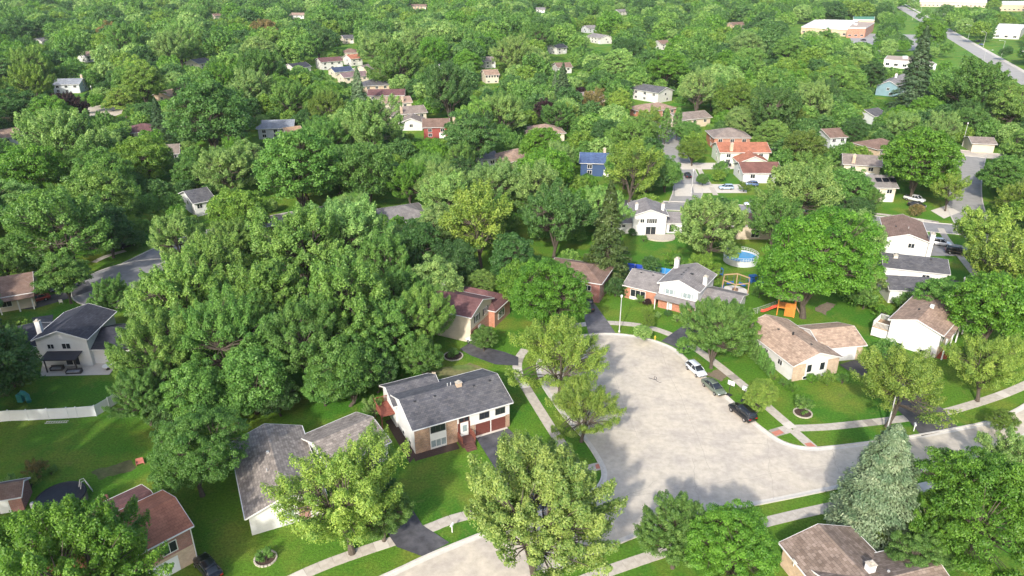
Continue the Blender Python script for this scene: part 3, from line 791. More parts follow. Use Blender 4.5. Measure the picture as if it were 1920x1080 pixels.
# --- upper right whites
h10 = house('white house with plain brown gable roof and big white chimney by the side street', 'the white house with a big white chimney', 90.6, 158, 69.2, 14.0, 8.4, 4.8, 6.1, R_BRN, W_WHITE, (1655, 408, 1740, 480))
h10.chimney(-6.2, -4.75, 1.7, .9, 6.6, 0, W_WHITE); h10.pipe(-3, -.3, .4); h10.win('L', 1, 3.0, 1.2, 1.0); h10.win('L', -1.5, .4, 1.2, 1.0); h10.vent(-1, 2)
h11 = house('white house with dark grey roof between two white houses on the right', 'the dark-grey-roofed white house', 82.77, 138.5, -18, 11.5, 8.2, 4.6, 6.0, R_GREY, W_WHITE, (1660, 480, 1770, 550))
h11.chimney(-3.6, -1.0, .8, .8, 6.2, m=WALKN); h11.win('F', 2.0, 2.8, 1.3, 1.0); h11.vent(3, -.7)
h11b = wing(h11, 78.6, 131.8, -8, 8.2, 6.8, 3.0, 4.3, R_GREY, W_WHITE); h11b.win('F', 1, 1.2, 1.2, 1.0)
h12 = house('white two-storey house with centred gable and grey roofs behind the back lawn', 'the white house behind the back lawn', 33.6, 171.6, 88.4, 9.0, 8.0, 5.2, 6.6, R_LG, W_WHITE, (1155, 375, 1255, 440))
h12.win('L', -1.8, 3.3, .9, .9, 2); h12.win('L', .5, 3.2, 1.3, 1.1, 3, shutters=DARKTRIM); h12.win('L', .4, .25, 2.4, 2.0, 2, fm=TRIM)
h12.chimney(-1.5, 3.0, .7, .7, 7.2); h12.chimney(-1.5, -3.4, .7, .7, 7.2); h12.panel('L', -4.1, 4.1, 2.35, 2.45, TRIM, 'band_trim', .12)
h12b = wing(h12, 26.2, 172.6, -2, 6.6, 8.0, 2.8, 4.2, R_LG, W_WHITE)
for u in (-1.6, .2, 1.4): h12b.win('F', u, 1.7, .8, .5, 1)
h12c = wing(h12, 41.0, 172.6, -2, 6.6, 8.0, 2.8, 4.2, R_LG, W_WHITE); h12c.win('F', -1.6, .4, 1.1, 1.8, 1)
pat = MB().prism([(2.6 + 3.6 * math.cos(t * math.pi / 8), -6.2 + 2.6 * math.sin(t * math.pi / 8)) for t in range(8, 17)] + [(6.2, -4.3), (-1, -4.3)], 0, .35)
pat.build('patio', STONE, h12.root, h12.M @ Matrix.Rotation(-math.pi / 2, 4, 'Z'))
h13 = house('brown-roofed tan house glimpsed between two big trees', 'the tan house between two big trees', *G(1412, 408, 4), 0, 12, 9, 3.6, 5.0, R_BRN, W_TAN, (1396, 395, 1432, 440))
h13.win('F', -.5, .6, 1.8, 1.9, 2)
# --- white house left
h14 = house('white-sided house with dark navy roof and black pergola on the left', 'the navy-roofed white house', -74.1, 109.4, 92, 9.6, 8.2, 5.2, 6.7, R_NAVY, W_WHITE, (65, 580, 205, 690), trim=TRIM)
h14.win('L', -1.9, 3.4, 1.0, .8, 2); h14.win('L', .6, 3.35, 1.3, .95, 2); h14.win('L', 1.0, .3, 2.2, 2.0, 2)
h14.chimney(-2.6, 4.35, .6, .8, 7.4, 4.2)
wing(h14, -66.8, 109.8, 2, 6.5, 8.4, 2.9, 4.5, R_NAVY, W_WHITE); wing(h14, -81.2, 110.6, 2, 6.5, 8.0, 2.9, 4.3, R_NAVY, W_WHITE)
h15 = house('brown-roofed house with a front porch at the left edge', 'the brown-roofed house at the left edge', -102, 128.5, 28, 15, 10.5, 3.2, 5.2, R_BRN, W_CREAM, (0, 455, 46, 520))
h15.win('F', 3.0, 1.0, 1.6, 1.2, 2)
for x in (2, 5, 7.3): MB().box(x - .1, x + .1, -6.6, -6.4, -.1, 2.6).build('porch_post', WHITE, h15.root, h15.M)
MB().add([(0, -7.0, 2.62), (7.9, -7.0, 2.62), (7.9, -5.2, 3.02), (0, -5.2, 3.02), (0, -7.0, 2.74), (7.9, -7.0, 2.74), (7.9, -5.2, 3.16), (0, -5.2, 3.16)], [(3, 2, 1, 0), (4, 5, 6, 7), (0, 1, 5, 4), (1, 2, 6, 5), (2, 3, 7, 6), (3, 0, 4, 7)]).build('porch_roof', R_BRN, h15.root, h15.M)
dm = MB().xprism([(-.01, 3.2), (-1.1, 3.2), (-1.1, 4.7), (-.01, 4.7)], 0, .01)
h15d = wing(h15, -101.5, 125.6, 118, 4.0, 4.0, 4.6, 5.4, R_BRN, W_CREAM); h15d.win('L', 0, 3.6, 1.3, 1.0, 2, shutters=DARKTRIM)

# --- farther houses: ridge ends read in the photograph, then placed on the ground
def rh(label, short, a, b, W, e, pitch, roof, wall, vis, hip=False, wins='auto', minL=None, **kw):
    W = W + 1.6; e = e * .92
    r = e + W / 2 * pitch
    A = G(*a, r); B = G(*b, r)
    L = max(math.hypot(B[0] - A[0], B[1] - A[1]) - .8, minL or 5)
    if hip: L = max(L, W + 1.5)
    yaw = math.degrees(math.atan2(B[1] - A[1], B[0] - A[0]))
    if wall is W_WHITE and A[1] > 230: wall = RNG.choice((W_OFF, W_OFF, W_CREAM, W_GREYS))
    kw.setdefault('ov', .55)
    v = house(label, short, (A[0] + B[0]) / 2, (A[1] + B[1]) / 2, yaw, L, W, e, r, roof, wall, vis, hip=hip, **kw)
    if wins == 'auto':
        n = max(2, int(L / 4)); two = e > 4
        for i in range(n):
            u = -L / 2 + L * (i + .5) / n
            v.win('F', u, e - 1.75, 1.3, 1.1)
            if two and i != n - 1: v.win('F', u, .7, 1.3, 1.1)
        if two: v.garage('F', L / 2 - L / n / 2, .02, 2.5, 2.1)
        for sd in 'LR':
            v.win(sd, 0, e - 1.75, 1.2, 1.1)
            if two: v.win(sd, 1.5, .7, 1.2, 1.1)
    return v
rh('white and brick house with maroon roof, farthest left of the far row', 'the far maroon-roofed row house', (595, 109), (637, 106), 8.5, 5.0, .36, R_MAR, W_WHITE, (588, 106, 644, 126))
v = rh('red-roofed white house behind the far row', 'the far red-roofed white house', (649, 103), (672, 101), 9, 4.8, .36, R_RED, W_WHITE, (648, 100, 672, 125))
rh('small brown hip-roofed house behind the red-roofed one', 'the far small brown hip roof', (648, 91), (664, 91), 9, 4.0, .4, R_BRN, W_TAN, (648, 88, 668, 98), hip=True)
rh('house with a dark blue roof in the far row', 'the far dark-blue-roofed house', (620, 127), (656, 124), 8.5, 3.8, .36, shingle('dark_blue', (.045, .065, .12), (.06, .085, .16)), W_WHITE, (620, 124, 662, 136))
v = rh('long low house with mauve-brown roof and tall chimney in the far row', 'the long mauve-roofed house', (637, 137), (684, 133), 8.5, 4.0, .34, shingle('mauve', (.22, .15, .15), (.26, .18, .175)), W_CREAM, (634, 134, 692, 150)); v.chimney(6.5, -4.6, 1, .8, 7, 0, W_TANB)
rh('grey gable beside the mauve-roofed house', 'the far grey gable', (675, 124), (690, 120), 9, 4.4, .36, R_TAUPE, W_TAN, (672, 122, 692, 134))
rh('house with a slate grey hip roof in the far row', 'the slate hip-roofed row house', (682, 149), (722, 147), 9.5, 4.2, .4, R_GREY, W_TANB, (680, 147, 726, 170), hip=True)
rh('maroon-roofed house above the tan one in the row', 'the row house with a long maroon roof', (690, 168), (759, 167), 8.5, 4.6, .36, R_MAR, W_CREAM, (690, 168, 765, 185))
v = rh('tan-roofed cream house in the row with a brick chimney', 'the tan-roofed cream row house', (716, 183), (768, 180), 8.5, 4.6, .36, R_TAN2, W_CREAM, (712, 180, 775, 200)); v.chimney(2, -4.5, .9, .7, 6.8, 0, W_TANB)
v = rh('taupe-roofed white house with chimney in front of the row', 'the taupe-roofed white row house', (718, 203), (793, 197), 9, 4.6, .36, R_TAUPE, W_WHITE, (702, 198, 796, 222)); v.chimney(-2.2, -4.7, .9, .7, 7, 0, W_TANB)
rh('small white gabled garage wing with taupe roof', 'the small white gable by the row', (770, 222), (774, 213), 7, 3.4, .4, R_TAUPE, W_WHITE, (755, 212, 790, 236))
v = rh('brown-roofed house with bright red end wall nearest in the row', 'the row house with the red end', (792, 223), (842, 222), 9.5, 4.6, .36, R_BRN, W_RED, (780, 221, 844, 252)); v.chimney(6.8, -3.2, 1, .8, 7.2, 0, W_TANB)
rh('grey-roofed pale house in the left middle with a blue-grey hue', 'the blue-grey-roofed pale house', (484, 226), (552, 224), 9, 4.4, .36, shingle('blue_grey', (.24, .26, .29), (.30, .32, .35)), W_GREYS, (480, 224, 555, 262))
rh('sand-roofed small house beside the blue-grey one', 'the small sand-roofed house', (530, 240), (562, 236), 8, 2.9, .38, R_SAND, W_CREAM, (522, 238, 566, 270))
v = rh('grey two-storey house by the upper left turning circle', 'the grey house by the upper left turning circle', (103, 148), (155, 147), 9, 4.8, .36, shingle('blue_grey', (1, 1, 1)), W_GREYS, (100, 146, 168, 172)); v.chimney(6, .5, .9, .8, 8, m=W_TANB)
rh('maroon hip roof glimpsed left of the big oak', 'the maroon roof by the dark spruce', (254, 233), (280, 231), 9, 3.8, .36, R_MAR, W_WHITE, (252, 230, 276, 248), hip=True)
rh('sand-pink gable under the trees at upper left', 'the pink gable at upper left', (300, 172), (330, 165), 8, 4.0, .38, R_SAND, W_TANB, (305, 166, 327, 184))
rh('brown roof at the left edge above the trees', 'the brown roof at the left edge', (-12, 245), (30, 239), 9, 4.0, .36, R_TAN2, W_WHITE, (0, 238, 40, 256))
rh('grey dormered roof in the trees left of centre', 'the grey dormered roof', (304, 272), (332, 270), 8, 4.6, .4, R_TAUPE, W_GREYS, (304, 268, 332, 282))
rh('dark roof corner in the trees at left', 'the dark roof corner among trees', (350, 358), (382, 352), 9, 4.2, .36, R_GREY, W_WHITE, (350, 358, 382, 388))
rh('pale grey roof peeping from the maple grove', 'the pale roof in the maple grove', (732, 390), (772, 384), 9, 3.6, .3, R_LG, W_WHITE, (732, 384, 780, 400), hip=True)
# right and centre
rh('grey-roofed long low house right of centre', 'the long grey-roofed house', (1258, 213), (1320, 207), 8.5, 3.8, .34, R_TAUPE, W_TAN, (1260, 208, 1322, 228))
v = rh('hip-roofed house with orange brick wall right of centre', 'the orange brick hip-roofed house', (1334, 240), (1400, 240), 9.5, 4.8, .38, R_TAUPE, W_ORBR, (1326, 236, 1385, 266), hip=True)
v = rh('pale green house with long red roof and brick chimney', 'the long red-roofed pale green house', (1343, 267), (1437, 267), 9, 4.6, .36, R_RED, W_PALEG, (1346, 266, 1440, 300)); v.chimney(-4.5, -4.8, 1, .8, 7, 0, W_TANB)
v = rh('small red-roofed gabled garage below the pale green house', 'the small red-roofed gable', (1416, 294), (1403, 283), 7.5, 2.9, .4, R_RED, W_PALEG, (1382, 284, 1436, 304), wins=None)
v = rh('white house with red-brown roof above the parked blue car', 'the white house with a red-brown roof', (1385, 304), (1458, 304), 8.5, 3.6, .36, shingle('red_brown2', (.24, .11, .085), (.19, .085, .065)), W_WHITE, (1382, 304, 1450, 334))
rh('brown-roofed white house among trees at upper right', 'the brown-roofed house among trees', (1540, 242), (1574, 240), 9, 4.2, .36, R_BRN, W_WHITE, (1545, 240, 1572, 266))
rh('red-brown hip roof with tan wall above the taupe-roofed house', 'the red-brown hip roof', (1632, 262), (1668, 258), 9, 3.8, .36, R_BRN, W_TANB, (1632, 258, 1660, 286), hip=True)
v = rh('taupe-roofed cream house with a tan chimney at right', 'the taupe-roofed cream house', (1580, 288), (1652, 293), 9, 4.8, .34, R_TAUPE, W_CREAM, (1584, 288, 1648, 322)); v.chimney(-2.6, -4.7, .9, .7, 7.2, 0, W_TANB)
v = rh('light grey roofed house with solar panels', 'the house with solar panels', (1622, 328), (1672, 329), 9, 4.6, .36, R_LG, W_CREAM, (1650, 330, 1694, 382))
for x in (-1.5, 0.4, 2.3): MB().box(x, x + 1.6, -3.4, -1.6, 0, .06, TR(0, 0, v.r + .22 - 2.5 * v.sl)).build('solar_panel', mat('solar_panel', (.01, .012, .02), .15, .1), v.root, v.M @ Matrix.Identity(4))
for o_ in [c for c in v.root.children if c.name.startswith('solar_panel')]:
    o_.matrix_local = v.M @ Matrix.Translation((0, -2.5, v.r + .25 - 2.5 * v.sl)) @ Matrix.Rotation(math.atan(v.sl), 4, 'X') @ Matrix.Translation((0, 2.5, -(v.r + .22 - 2.5 * v.sl)))
v = rh('white two-storey house with grey roof right of centre', 'the far white two-storey house', (1198, 156), (1250, 164), 9, 5.2, .36, R_GREY, W_WHITE, (1196, 154, 1262, 190))
rh('tan-orange roofed low house in front of the white two-storey one', 'the tan-orange roofed low house', (1190, 197), (1255, 190), 9.5, 3.2, .34, R_TAN2, W_ORBR, (1186, 188, 1258, 206), hip=True)
rh('tan hip-roofed house by the purple-leaved tree', 'the tan hip-roofed house', (990, 234), (1050, 232), 10, 3.6, .36, R_TAN2, W_WHITE, (992, 228, 1060, 252), hip=True)
v = rh('blue-roofed house with blue walls and white windows', 'the blue-roofed blue house', (1088, 286), (1160, 288), 9, 4.6, .34, R_BLUE, W_BLUE, (1086, 284, 1130, 322)); v.chimney(1.6, .6, .8, .7, 7.4, m=W_TANB)
v = rh('red-brown hip-roofed brick house peeping from bright green trees', 'the red-brown hip-roofed brick house', (948, 283), (985, 276), 9, 3.6, .38, R_TAN2, W_TANB, (946, 280, 976, 314), hip=True)
rh('grey-blue shed roof beside the red-brown hip-roofed house', 'the grey-blue shed roof', (895, 285), (926, 283), 7, 3.2, .3, R_LG, W_WHITE, (896, 284, 928, 298))
v = rh('cream house with a row of windows behind the large oak', 'the cream house with a row of windows', (905, 131), (932, 130), 9, 4.8, .38, R_TAN2, W_CREAM, (900, 128, 934, 156), wins=None)
for i in range(5): v.win('F', -3 + i * 1.5, 3.0, .9, 1.2, 1)
v.win('F', -2, .5, 1.2, .8); v.win('F', 2, .5, 1.2, .8)
rh('brown roof behind the cream house', 'the brown roof behind the cream house', (903, 107), (925, 106), 9, 4.6, .36, R_TAUPE, W_WHITE, (902, 106, 924, 124))
rh('white house far off with a bright wall above centre', 'the bright white far house', (1112, 62), (1138, 66), 9, 5.0, .36, R_LG, W_WHITE, (1112, 60, 1142, 86))
rh('tan house with white garage doors above centre', 'the tan house with white garage doors', (1040, 118), (1068, 117), 9, 3.8, .36, R_BRN, W_WHITE, (1036, 114, 1080, 134))
rh('mauve roof left of the yellowing tree', 'the mauve roof by the yellowing tree', (1076, 173), (1132, 170), 9.5, 3.4, .34, R_TAUPE, W_TANB, (1100, 164, 1136, 182), hip=True)
rh('dark roof with white gable above centre', 'the dark roof with a white gable', (1035, 84), (1055, 82), 8, 4.6, .4, R_NAVY, W_WHITE, (1036, 82, 1058, 100))
rh('slate blue roof by the big round tree', 'the slate blue roof by the big round tree', (822, 121), (842, 114), 9, 4.4, .4, R_NAVY, W_WHITE, (820, 115, 845, 128))
v = rh('teal house with white porch and pale roof near the dark spruce', 'the teal house with a white porch', (1668, 152), (1694, 138), 9, 5.0, .5, R_LG, W_TEAL, (1640, 138, 1700, 190)); v.chimney(-2, 0, 1, 1, 9.2)
MB().box(-9.5, -6.0, -3.5, 3.5, -.2, 3.0).build('porch', W_BLUE, v.root, v.M); MB().box(-9.9, -5.9, -3.9, 3.9, 3.0, 3.2).build('porch_roof', TRIM, v.root, v.M)
rh('white garage with two doors beside the upper right street', 'the white garage with two doors', (1816, 256), (1862, 258), 7, 3.4, .3, R_TAUPE, W_WHITE, (1816, 256, 1860, 280), wins=None)
rh('grey roof in the trees left of the teal house', 'the grey roof left of the teal house', (1620, 206), (1645, 202), 8, 3.8, .36, R_GREY, W_GREYS, (1622, 202, 1645, 220))
for i, (a, b, c_, wl, lab) in enumerate((((66, 72), (84, 70), R_LG, W_WHITE, 'pale roof far off at the upper left'), ((396, 26), (412, 25), R_BRN, W_CREAM, 'small brown roof near the top left of centre'), ((545, 24), (572, 24), R_TAN2, W_WHITE, 'pink-tan roof near the top edge left of centre'),
        ((770, 8), (800, 8), R_BRN, W_TANB, 'reddish roof at the top edge above centre'), ((1005, 14), (1022, 14), R_LG, W_WHITE, 'pale roof at the top edge right of centre'), ((1155, 18), (1172, 17), R_LG, W_WHITE, 'white-walled roof at the top edge'), ((1368, 42), (1392, 41), R_BRN, W_TANB, 'brown roof left of the school building'),
        ((358, 112), (384, 108), R_GREY, W_WHITE, 'grey gable left of the brown-tinted tree'), ((540, 120), (572, 116), R_NAVY, W_WHITE, 'navy roof left of the far row'), ((1096, 48), (1114, 47), R_LG, W_WHITE, 'small pale roof above the bright white far house'), ((1232, 76), (1250, 75), R_BRN, W_WHITE, 'brown roof in the trees at upper right of centre'),
        ((640, 66), (660, 65), R_GREY, W_WHITE, 'dark little roof above the far row'), ((150, 98), (170, 96), R_TAN2, W_WHITE, 'tan roof in the trees at the upper left'))):
    rh(lab, 'the ' + lab, a, b, 9, 4.4, .38, c_, wl, (a[0], a[1] - 2, b[0], b[1] + 6), wins='auto')

# flat-roofed public buildings at the upper right
def flat_building(label, short, corners_px, z, wallm, roofm, vis, units=0, canopy=None):
    g = [G(x, y, z) for x, y in corners_px]
    c = (sum(p[0] for p in g) / 4, sum(p[1] for p in g) / 4)
    root = empty('building', (c[0], c[1], 0), 0, label, 'building', 'public buildings at the upper right')
    pts = [(p[0] - c[0], p[1] - c[1]) for p in g]
    MB().prism(pts, -.3, z - .6).build('wall', wallm, root)
    big = [(x * 1.012, y * 1.012) for x, y in pts]
    MB().prism(big, z - .6, z).build('parapet', TRIM, root)
    MB().prism([(x * .985, y * .985) for x, y in pts], z, z + .03).build('roof', roofm, root)
    # windows along the front edge
    a, b = pts[0], pts[1]; l = math.hypot(b[0] - a[0], b[1] - a[1]); ang = math.atan2(b[1] - a[1], b[0] - a[0])
    f, p = win_meshes(2.2, 1.4, 2, TRIM); pm = p.mesh('pane', GLASS); n = max(2, int(l / 5))
    for i in range(n):
        t = (i + .5) / n
        o = link('window', f, root, TR(a[0] + (b[0] - a[0]) * t, a[1] + (b[1] - a[1]) * t, 1.2, ang)); link('pane', pm, o)
    r = random.Random(len(label))
    for i in range(units):
        s_, t_ = r.uniform(.15, .85), r.uniform(.2, .8)
        x = pts[0][0] * (1 - s_) * (1 - t_) + pts[1][0] * s_ * (1 - t_) + pts[2][0] * s_ * t_ + pts[3][0] * (1 - s_) * t_
        y = pts[0][1] * (1 - s_) * (1 - t_) + pts[1][1] * s_ * (1 - t_) + pts[2][1] * s_ * t_ + pts[3][1] * (1 - s_) * t_
        MB().box(x - 1.2, x + 1.2, y - 1, y + 1, z + .031, z + 1.5).build('roof_unit', WHITE, root)
    LANDMARKS.append(((vis[0] + vis[2]) / 2, vis[3], short)); FOOT.append((c[0], c[1], max(math.hypot(*p) for p in pts)))
    keep(*vis, max(p[1] for p in g))
FLAT = mat('flat_roof', (.56, .54, .50), .9, .12, .2); FLATB = mat('flat_roof_brown', (.33, .26, .21), .9, .15, .2)
flat_building('low pale school building with many white roof units', 'the school building', [(1503, 50), (1590, 55), (1610, 38), (1530, 36)], 6, W_TANB, FLAT, (1500, 36, 1600, 60), 9)
flat_building('orange brick block at the right end of the school', 'the orange brick school block', [(1590, 52), (1624, 52), (1640, 42), (1604, 41)], 8, W_ORBR, FLATB, (1588, 42, 1640, 70), 1)
flat_building('green-roofed long building behind the school', 'the green-roofed building', [(1600, 36), (1640, 37), (1640, 31), (1600, 31)], 7, W_TANB, mat('green_metal_roof', (.08, .22, .13), .6, .1), (1600, 31, 1640, 40), 0)
flat_building('long low white building with brown flat roof', 'the long white building', [(1658, 111), (1756, 120), (1732, 107), (1664, 104)], 4.5, WHITE, FLATB, (1658, 103, 1756, 122), 1)
flat_building('white block with rounded look at the right edge', 'the white block at the right edge', [(1866, 53), (1915, 55), (1925, 46), (1874, 44)], 8, W_OFF, FLAT, (1866, 46, 1918, 76), 2)
flat_building('large pale shopping building with brick base at the top right corner', 'the large pale building at the top right', [(1874, 8), (1960, 9), (1960, 2), (1880, 2)], 8, W_TANB, FLAT, (1876, 0, 1920, 18), 2)
flat_building('long white warehouse at the top edge on the right', 'the white warehouse at the top', [(1725, 2), (1850, 4), (1850, -5), (1725, -5)], 7, W_TAN, FLAT, (1725, 0, 1850, 10), 3)

# ------------------------------------------------------------------ trees
def leaf_mesh(name, C, Nn, S, tint, material, aspect=.62, T=None):
    """many small folded leaf faces: centres, normals, sizes, tints"""
    n = len(C)
    rs = np.random.RandomState(n)
    R = rs.normal(size=(n, 3)) if T is None else T
    t = R - Nn * (R * Nn).sum(1, keepdims=True)
    t /= np.linalg.norm(t, axis=1, keepdims=True) + 1e-9
    b = np.cross(Nn, t)
    S = S[:, None]
    V = np.empty((n, 4, 3), np.float32)
    V[:, 0] = C - t * S; V[:, 1] = C + b * S * aspect + Nn * S * .22; V[:, 2] = C + t * S; V[:, 3] = C - b * S * aspect + Nn * S * .22
    me = bpy.data.meshes.new(name)
    me.vertices.add(4 * n); me.vertices.foreach_set('co', V.ravel())
    me.loops.add(4 * n); me.loops.foreach_set('vertex_index', np.arange(4 * n, dtype=np.int32))
    me.polygons.add(n); me.polygons.foreach_set('loop_start', np.arange(0, 4 * n, 4, dtype=np.int32))
    a = me.attributes.new('tint', 'FLOAT', 'FACE'); a.data.foreach_set('value', tint.astype(np.float32))
    me.materials.append(material)
    me.update(calc_edges=True)
    return me

def crown_proto(seed, style, nleaf=17000, leaf=.30, W=14.0, hf=1.0, nclump=70, lo=.13, flat=1.0, material=None):
    """crown of width W, tree height W*hf; returns (crown mesh, wood mesh)"""
    rs = np.random.RandomState(seed)
    H = W * hf; R = W / 2
    zb, zt = H * lo, H; zc = zb + (zt - zb) * .46; rz_up = zt - zc; rz_dn = zc - zb
    # lobed envelope
    K = rs.normal(size=(7, 3)); ph = rs.uniform(0, 6.28, 7)
    def env(d): return .84 + (.24 if style == 'round' else .33) * np.sin(d @ K.T * 1.6 + ph).mean(1) * 2.0
    # main boughs spread over the crown, each carrying its own clumps
    def spread(n, zmin, m=5):
        q = rs.normal(size=(n * m, 3)); q /= np.linalg.norm(q, axis=1, keepdims=True); q = q[q[:, 2] > zmin]
        sel = [0]
        for _ in range(n - 1):
            dist = np.min(np.linalg.norm(q[:, None] - q[sel][None], axis=2), axis=1)
            sel.append(int(np.argmax(dist + rs.uniform(0, .18, len(q)))))
        return q[sel]
    nl_ = max(7, int(nclump / 8.5)) if style != 'round' else max(9, int(nclump / 6.5))
    ld_ = spread(nl_, -.62)
    lf = env(ld_) * rs.uniform(.56, .80, nl_)
    lr = rs.uniform(.28, .46, nl_) * (14 / nl_) ** .28 * (1.0 if style != 'round' else .92)
    which = np.concatenate([np.arange(nl_), rs.choice(nl_, nclump - nl_, p=lr ** 2 / (lr ** 2).sum())])
    sd_ = rs.normal(size=(nclump, 3)); sd_ /= np.linalg.norm(sd_, axis=1, keepdims=True)
    sd_ = sd_ + ld_[which] * .55; sd_ /= np.linalg.norm(sd_, axis=1, keepdims=True)
    u_ = ld_[which] * lf[which][:, None] + sd_ * (lr[which] * rs.uniform(.45, 1.0, nclump))[:, None]
    c = np.stack([u_[:, 0] * R, u_[:, 1] * R, zc + np.where(u_[:, 2] > 0, rz_up, rz_dn) * u_[:, 2]], 1)
    d = u_ / (np.linalg.norm(u_, axis=1, keepdims=True) + 1e-6)
    if style == 'round':
        d = spread(nclump, -.75)
        fr = env(d) * np.where(rs.uniform(size=nclump) < .2, rs.uniform(.45, .68, nclump), rs.uniform(.76, .97, nclump))
        c = np.stack([d[:, 0] * R * fr, d[:, 1] * R * fr, zc + np.where(d[:, 2] > 0, rz_up, rz_dn) * d[:, 2] * fr], 1)
    nf = int(nclump * .34)
    fd = spread(nf, .05); fl = rs.uniform(.34, .82, nf)
    c = np.concatenate([c, np.stack([fd[:, 0] * R * fl, fd[:, 1] * R * fl, zc + rz_up * np.abs(fd[:, 2]) * fl * 1.05], 1)])
    d = np.concatenate([d, fd])
    c[:, 2] = np.maximum(c[:, 2], zb * .8 + .3)
    cr = R * rs.uniform(.15, .27, len(d)) * (70 / nclump) ** .42
    per = (cr / R) ** 2; per = (per / per.sum() * nleaf).astype(int)
    C = []; Nn = []; T = []
    for i in range(len(c)):
        n = per[i]
        q = rs.normal(size=(n, 3)); q /= np.linalg.norm(q, axis=1, keepdims=True)
        q[:, 2] = np.where(q[:, 2] < -.25, -q[:, 2], q[:, 2])
        rr = cr[i] * rs.uniform(.35, 1.0, n) ** .55
        sub = np.sin(q @ rs.normal(size=(3, 3)) * 3.2).mean(1)          # ragged clumps
        rr = rr * (1 + .32 * sub)
        ax = np.array([.92, .92, .88 * flat])
        p = q * rr[:, None] * ax
        if style == 'tuft':             # plumes reaching up and out
            od = c[i] - np.array([0, 0, zc]); od /= np.linalg.norm(od) + 1e-6
            od = od * .55 + np.array([0, 0, .75]); od /= np.linalg.norm(od)
            along = p @ od
            p = p * .82 + od * (along[:, None]) * .75
            wgt = np.clip(1 - along / (cr[i] * 1.7), .35, 1.2)
            p = od * (p @ od)[:, None] + (p - od * (p @ od)[:, None]) * wgt[:, None]
        elif style == 'layer':          # flat sprays
            p[:, 2] *= .72
        C.append(p + c[i])
        nn = q * .85 + np.array([0, 0, .35]) + rs.normal(size=(n, 3)) * .55
        Nn.append(nn / np.linalg.norm(nn, axis=1, keepdims=True))
        T.append(rs.normal(.05, .30) + rs.normal(0, .42, n))  # random tint, spread wide to imitate bright tips against dark gaps
    C = np.concatenate(C); Nn = np.concatenate(Nn); T = np.clip(np.concatenate(T), -1, 1)
    S = leaf * rs.uniform(.65, 1.25, len(C))
    crown = leaf_mesh('crown_leaves', C, Nn, S, T, material or LEAF)
    # wood: trunk, limbs to clumps
    wd = MB(); tr = W * .022
    fork = zb * rs.uniform(.75, 1.0)
    lean = rs.normal(0, .02 * W, 2)
    wd.tube([(0, 0, -.4), (0, 0, .0), (lean[0] * .3, lean[1] * .3, fork * .5), (lean[0], lean[1], fork)], [tr * 1.7, tr * 1.35, tr * 1.05, tr * .95], 8)
    nl = 6; az0 = rs.uniform(0, 6.28)
    limbs = []
    for k in range(nl):
        az = az0 + k * 6.283 / nl + rs.normal(0, .25); out = R * rs.uniform(.25, .5) * (0.3 if k == 0 else 1); zz = fork + (zt - fork) * rs.uniform(.4, .62)
        e = (lean[0] + out * math.cos(az), lean[1] + out * math.sin(az), zz)
        m_ = (lean[0] + out * .4 * math.cos(az), lean[1] + out * .4 * math.sin(az), fork + (zz - fork) * .5)
        wd.tube([(lean[0], lean[1], fork - .2), m_, e], [tr * .75, tr * .5, tr * .32], 6); limbs.append((m_, e))
    for p in c:
        best = min((q for l in limbs for q in l), key=lambda q: (q[0] - p[0]) ** 2 + (q[1] - p[1]) ** 2 + ((q[2] - p[2]) * .8 + (4 if q[2] > p[2] else 0)) ** 2)
        mid = ((best[0] + p[0]) / 2, (best[1] + p[1]) / 2, (best[2] + p[2]) / 2 + .25)
        wd.tube([best, mid, tuple(p)], [tr * .27, tr * .18, tr * .05], 4, False)
    return crown, wd.mesh('trunk_wood', BARK)

def conifer_proto(seed, W=8.0, hf=1.9, nb=420, leaf=.30, blunt=.85, tuft=26, droop=.25, thick=.09, rj=(.78, 1.08), bt=.22):
    rs = np.random.RandomState(seed); H = W * hf; R = W / 2
    C = []; Nn = []; T = []; TT = []; wd = MB()
    wd.tube([(0, 0, -.4), (0, 0, H * .5), (0, 0, H * .98)], [W * .032, W * .02, .02], 7)
    for i in range(nb):
        t = (i + rs.uniform(0, 1)) / nb; t = t ** .8
        z = H * (.06 + .93 * t); az = i * 2.39996 + rs.normal(0, .2)
        rad = R * (1 - t) ** blunt * rs.uniform(*rj) + .10
        dr = droop * rad * (1 - t * .6)
        dv = np.array([math.cos(az), math.sin(az), 0])
        if rad > .6: wd.tube([(0, 0, z), tuple(dv * rad * .9 + np.array([0, 0, z - dr * .8]))], [.05, .015], 3, False)
        n = max(8, int(tuft * (.4 + rad / R)))
        u = rs.uniform(.3, 1, n) ** .6
        side = rs.normal(0, 1, n) * .20 * rad * (1.15 - u * .6)
        perp = np.array([-dv[1], dv[0], 0])
        p = dv * (u * rad)[:, None] + perp * side[:, None]
        p[:, 2] += z - dr * u ** 1.3 + rs.normal(0, thick, n) + .12 * rad * np.clip(u - .8, 0, 1)
        C.append(p)
        nn = dv * .45 + np.array([0, 0, .8]) + rs.normal(size=(n, 3)) * .35
        Nn.append(nn / np.linalg.norm(nn, axis=1, keepdims=True))
        T.append(rs.normal(0, bt) + rs.normal(0, .25, n)); TT.append(np.repeat((dv + np.array([0, 0, -.15]))[None], n, 0) + rs.normal(0, .35, (n, 3)))
    C = np.concatenate(C); Nn = np.concatenate(Nn); T = np.clip(np.concatenate(T), -1, 1)
    return leaf_mesh('crown_needles', C, Nn, leaf * rs.uniform(.7, 1.25, len(C)), T, NEEDLE, .42, np.concatenate(TT)), wd.mesh('trunk_wood', BARK)

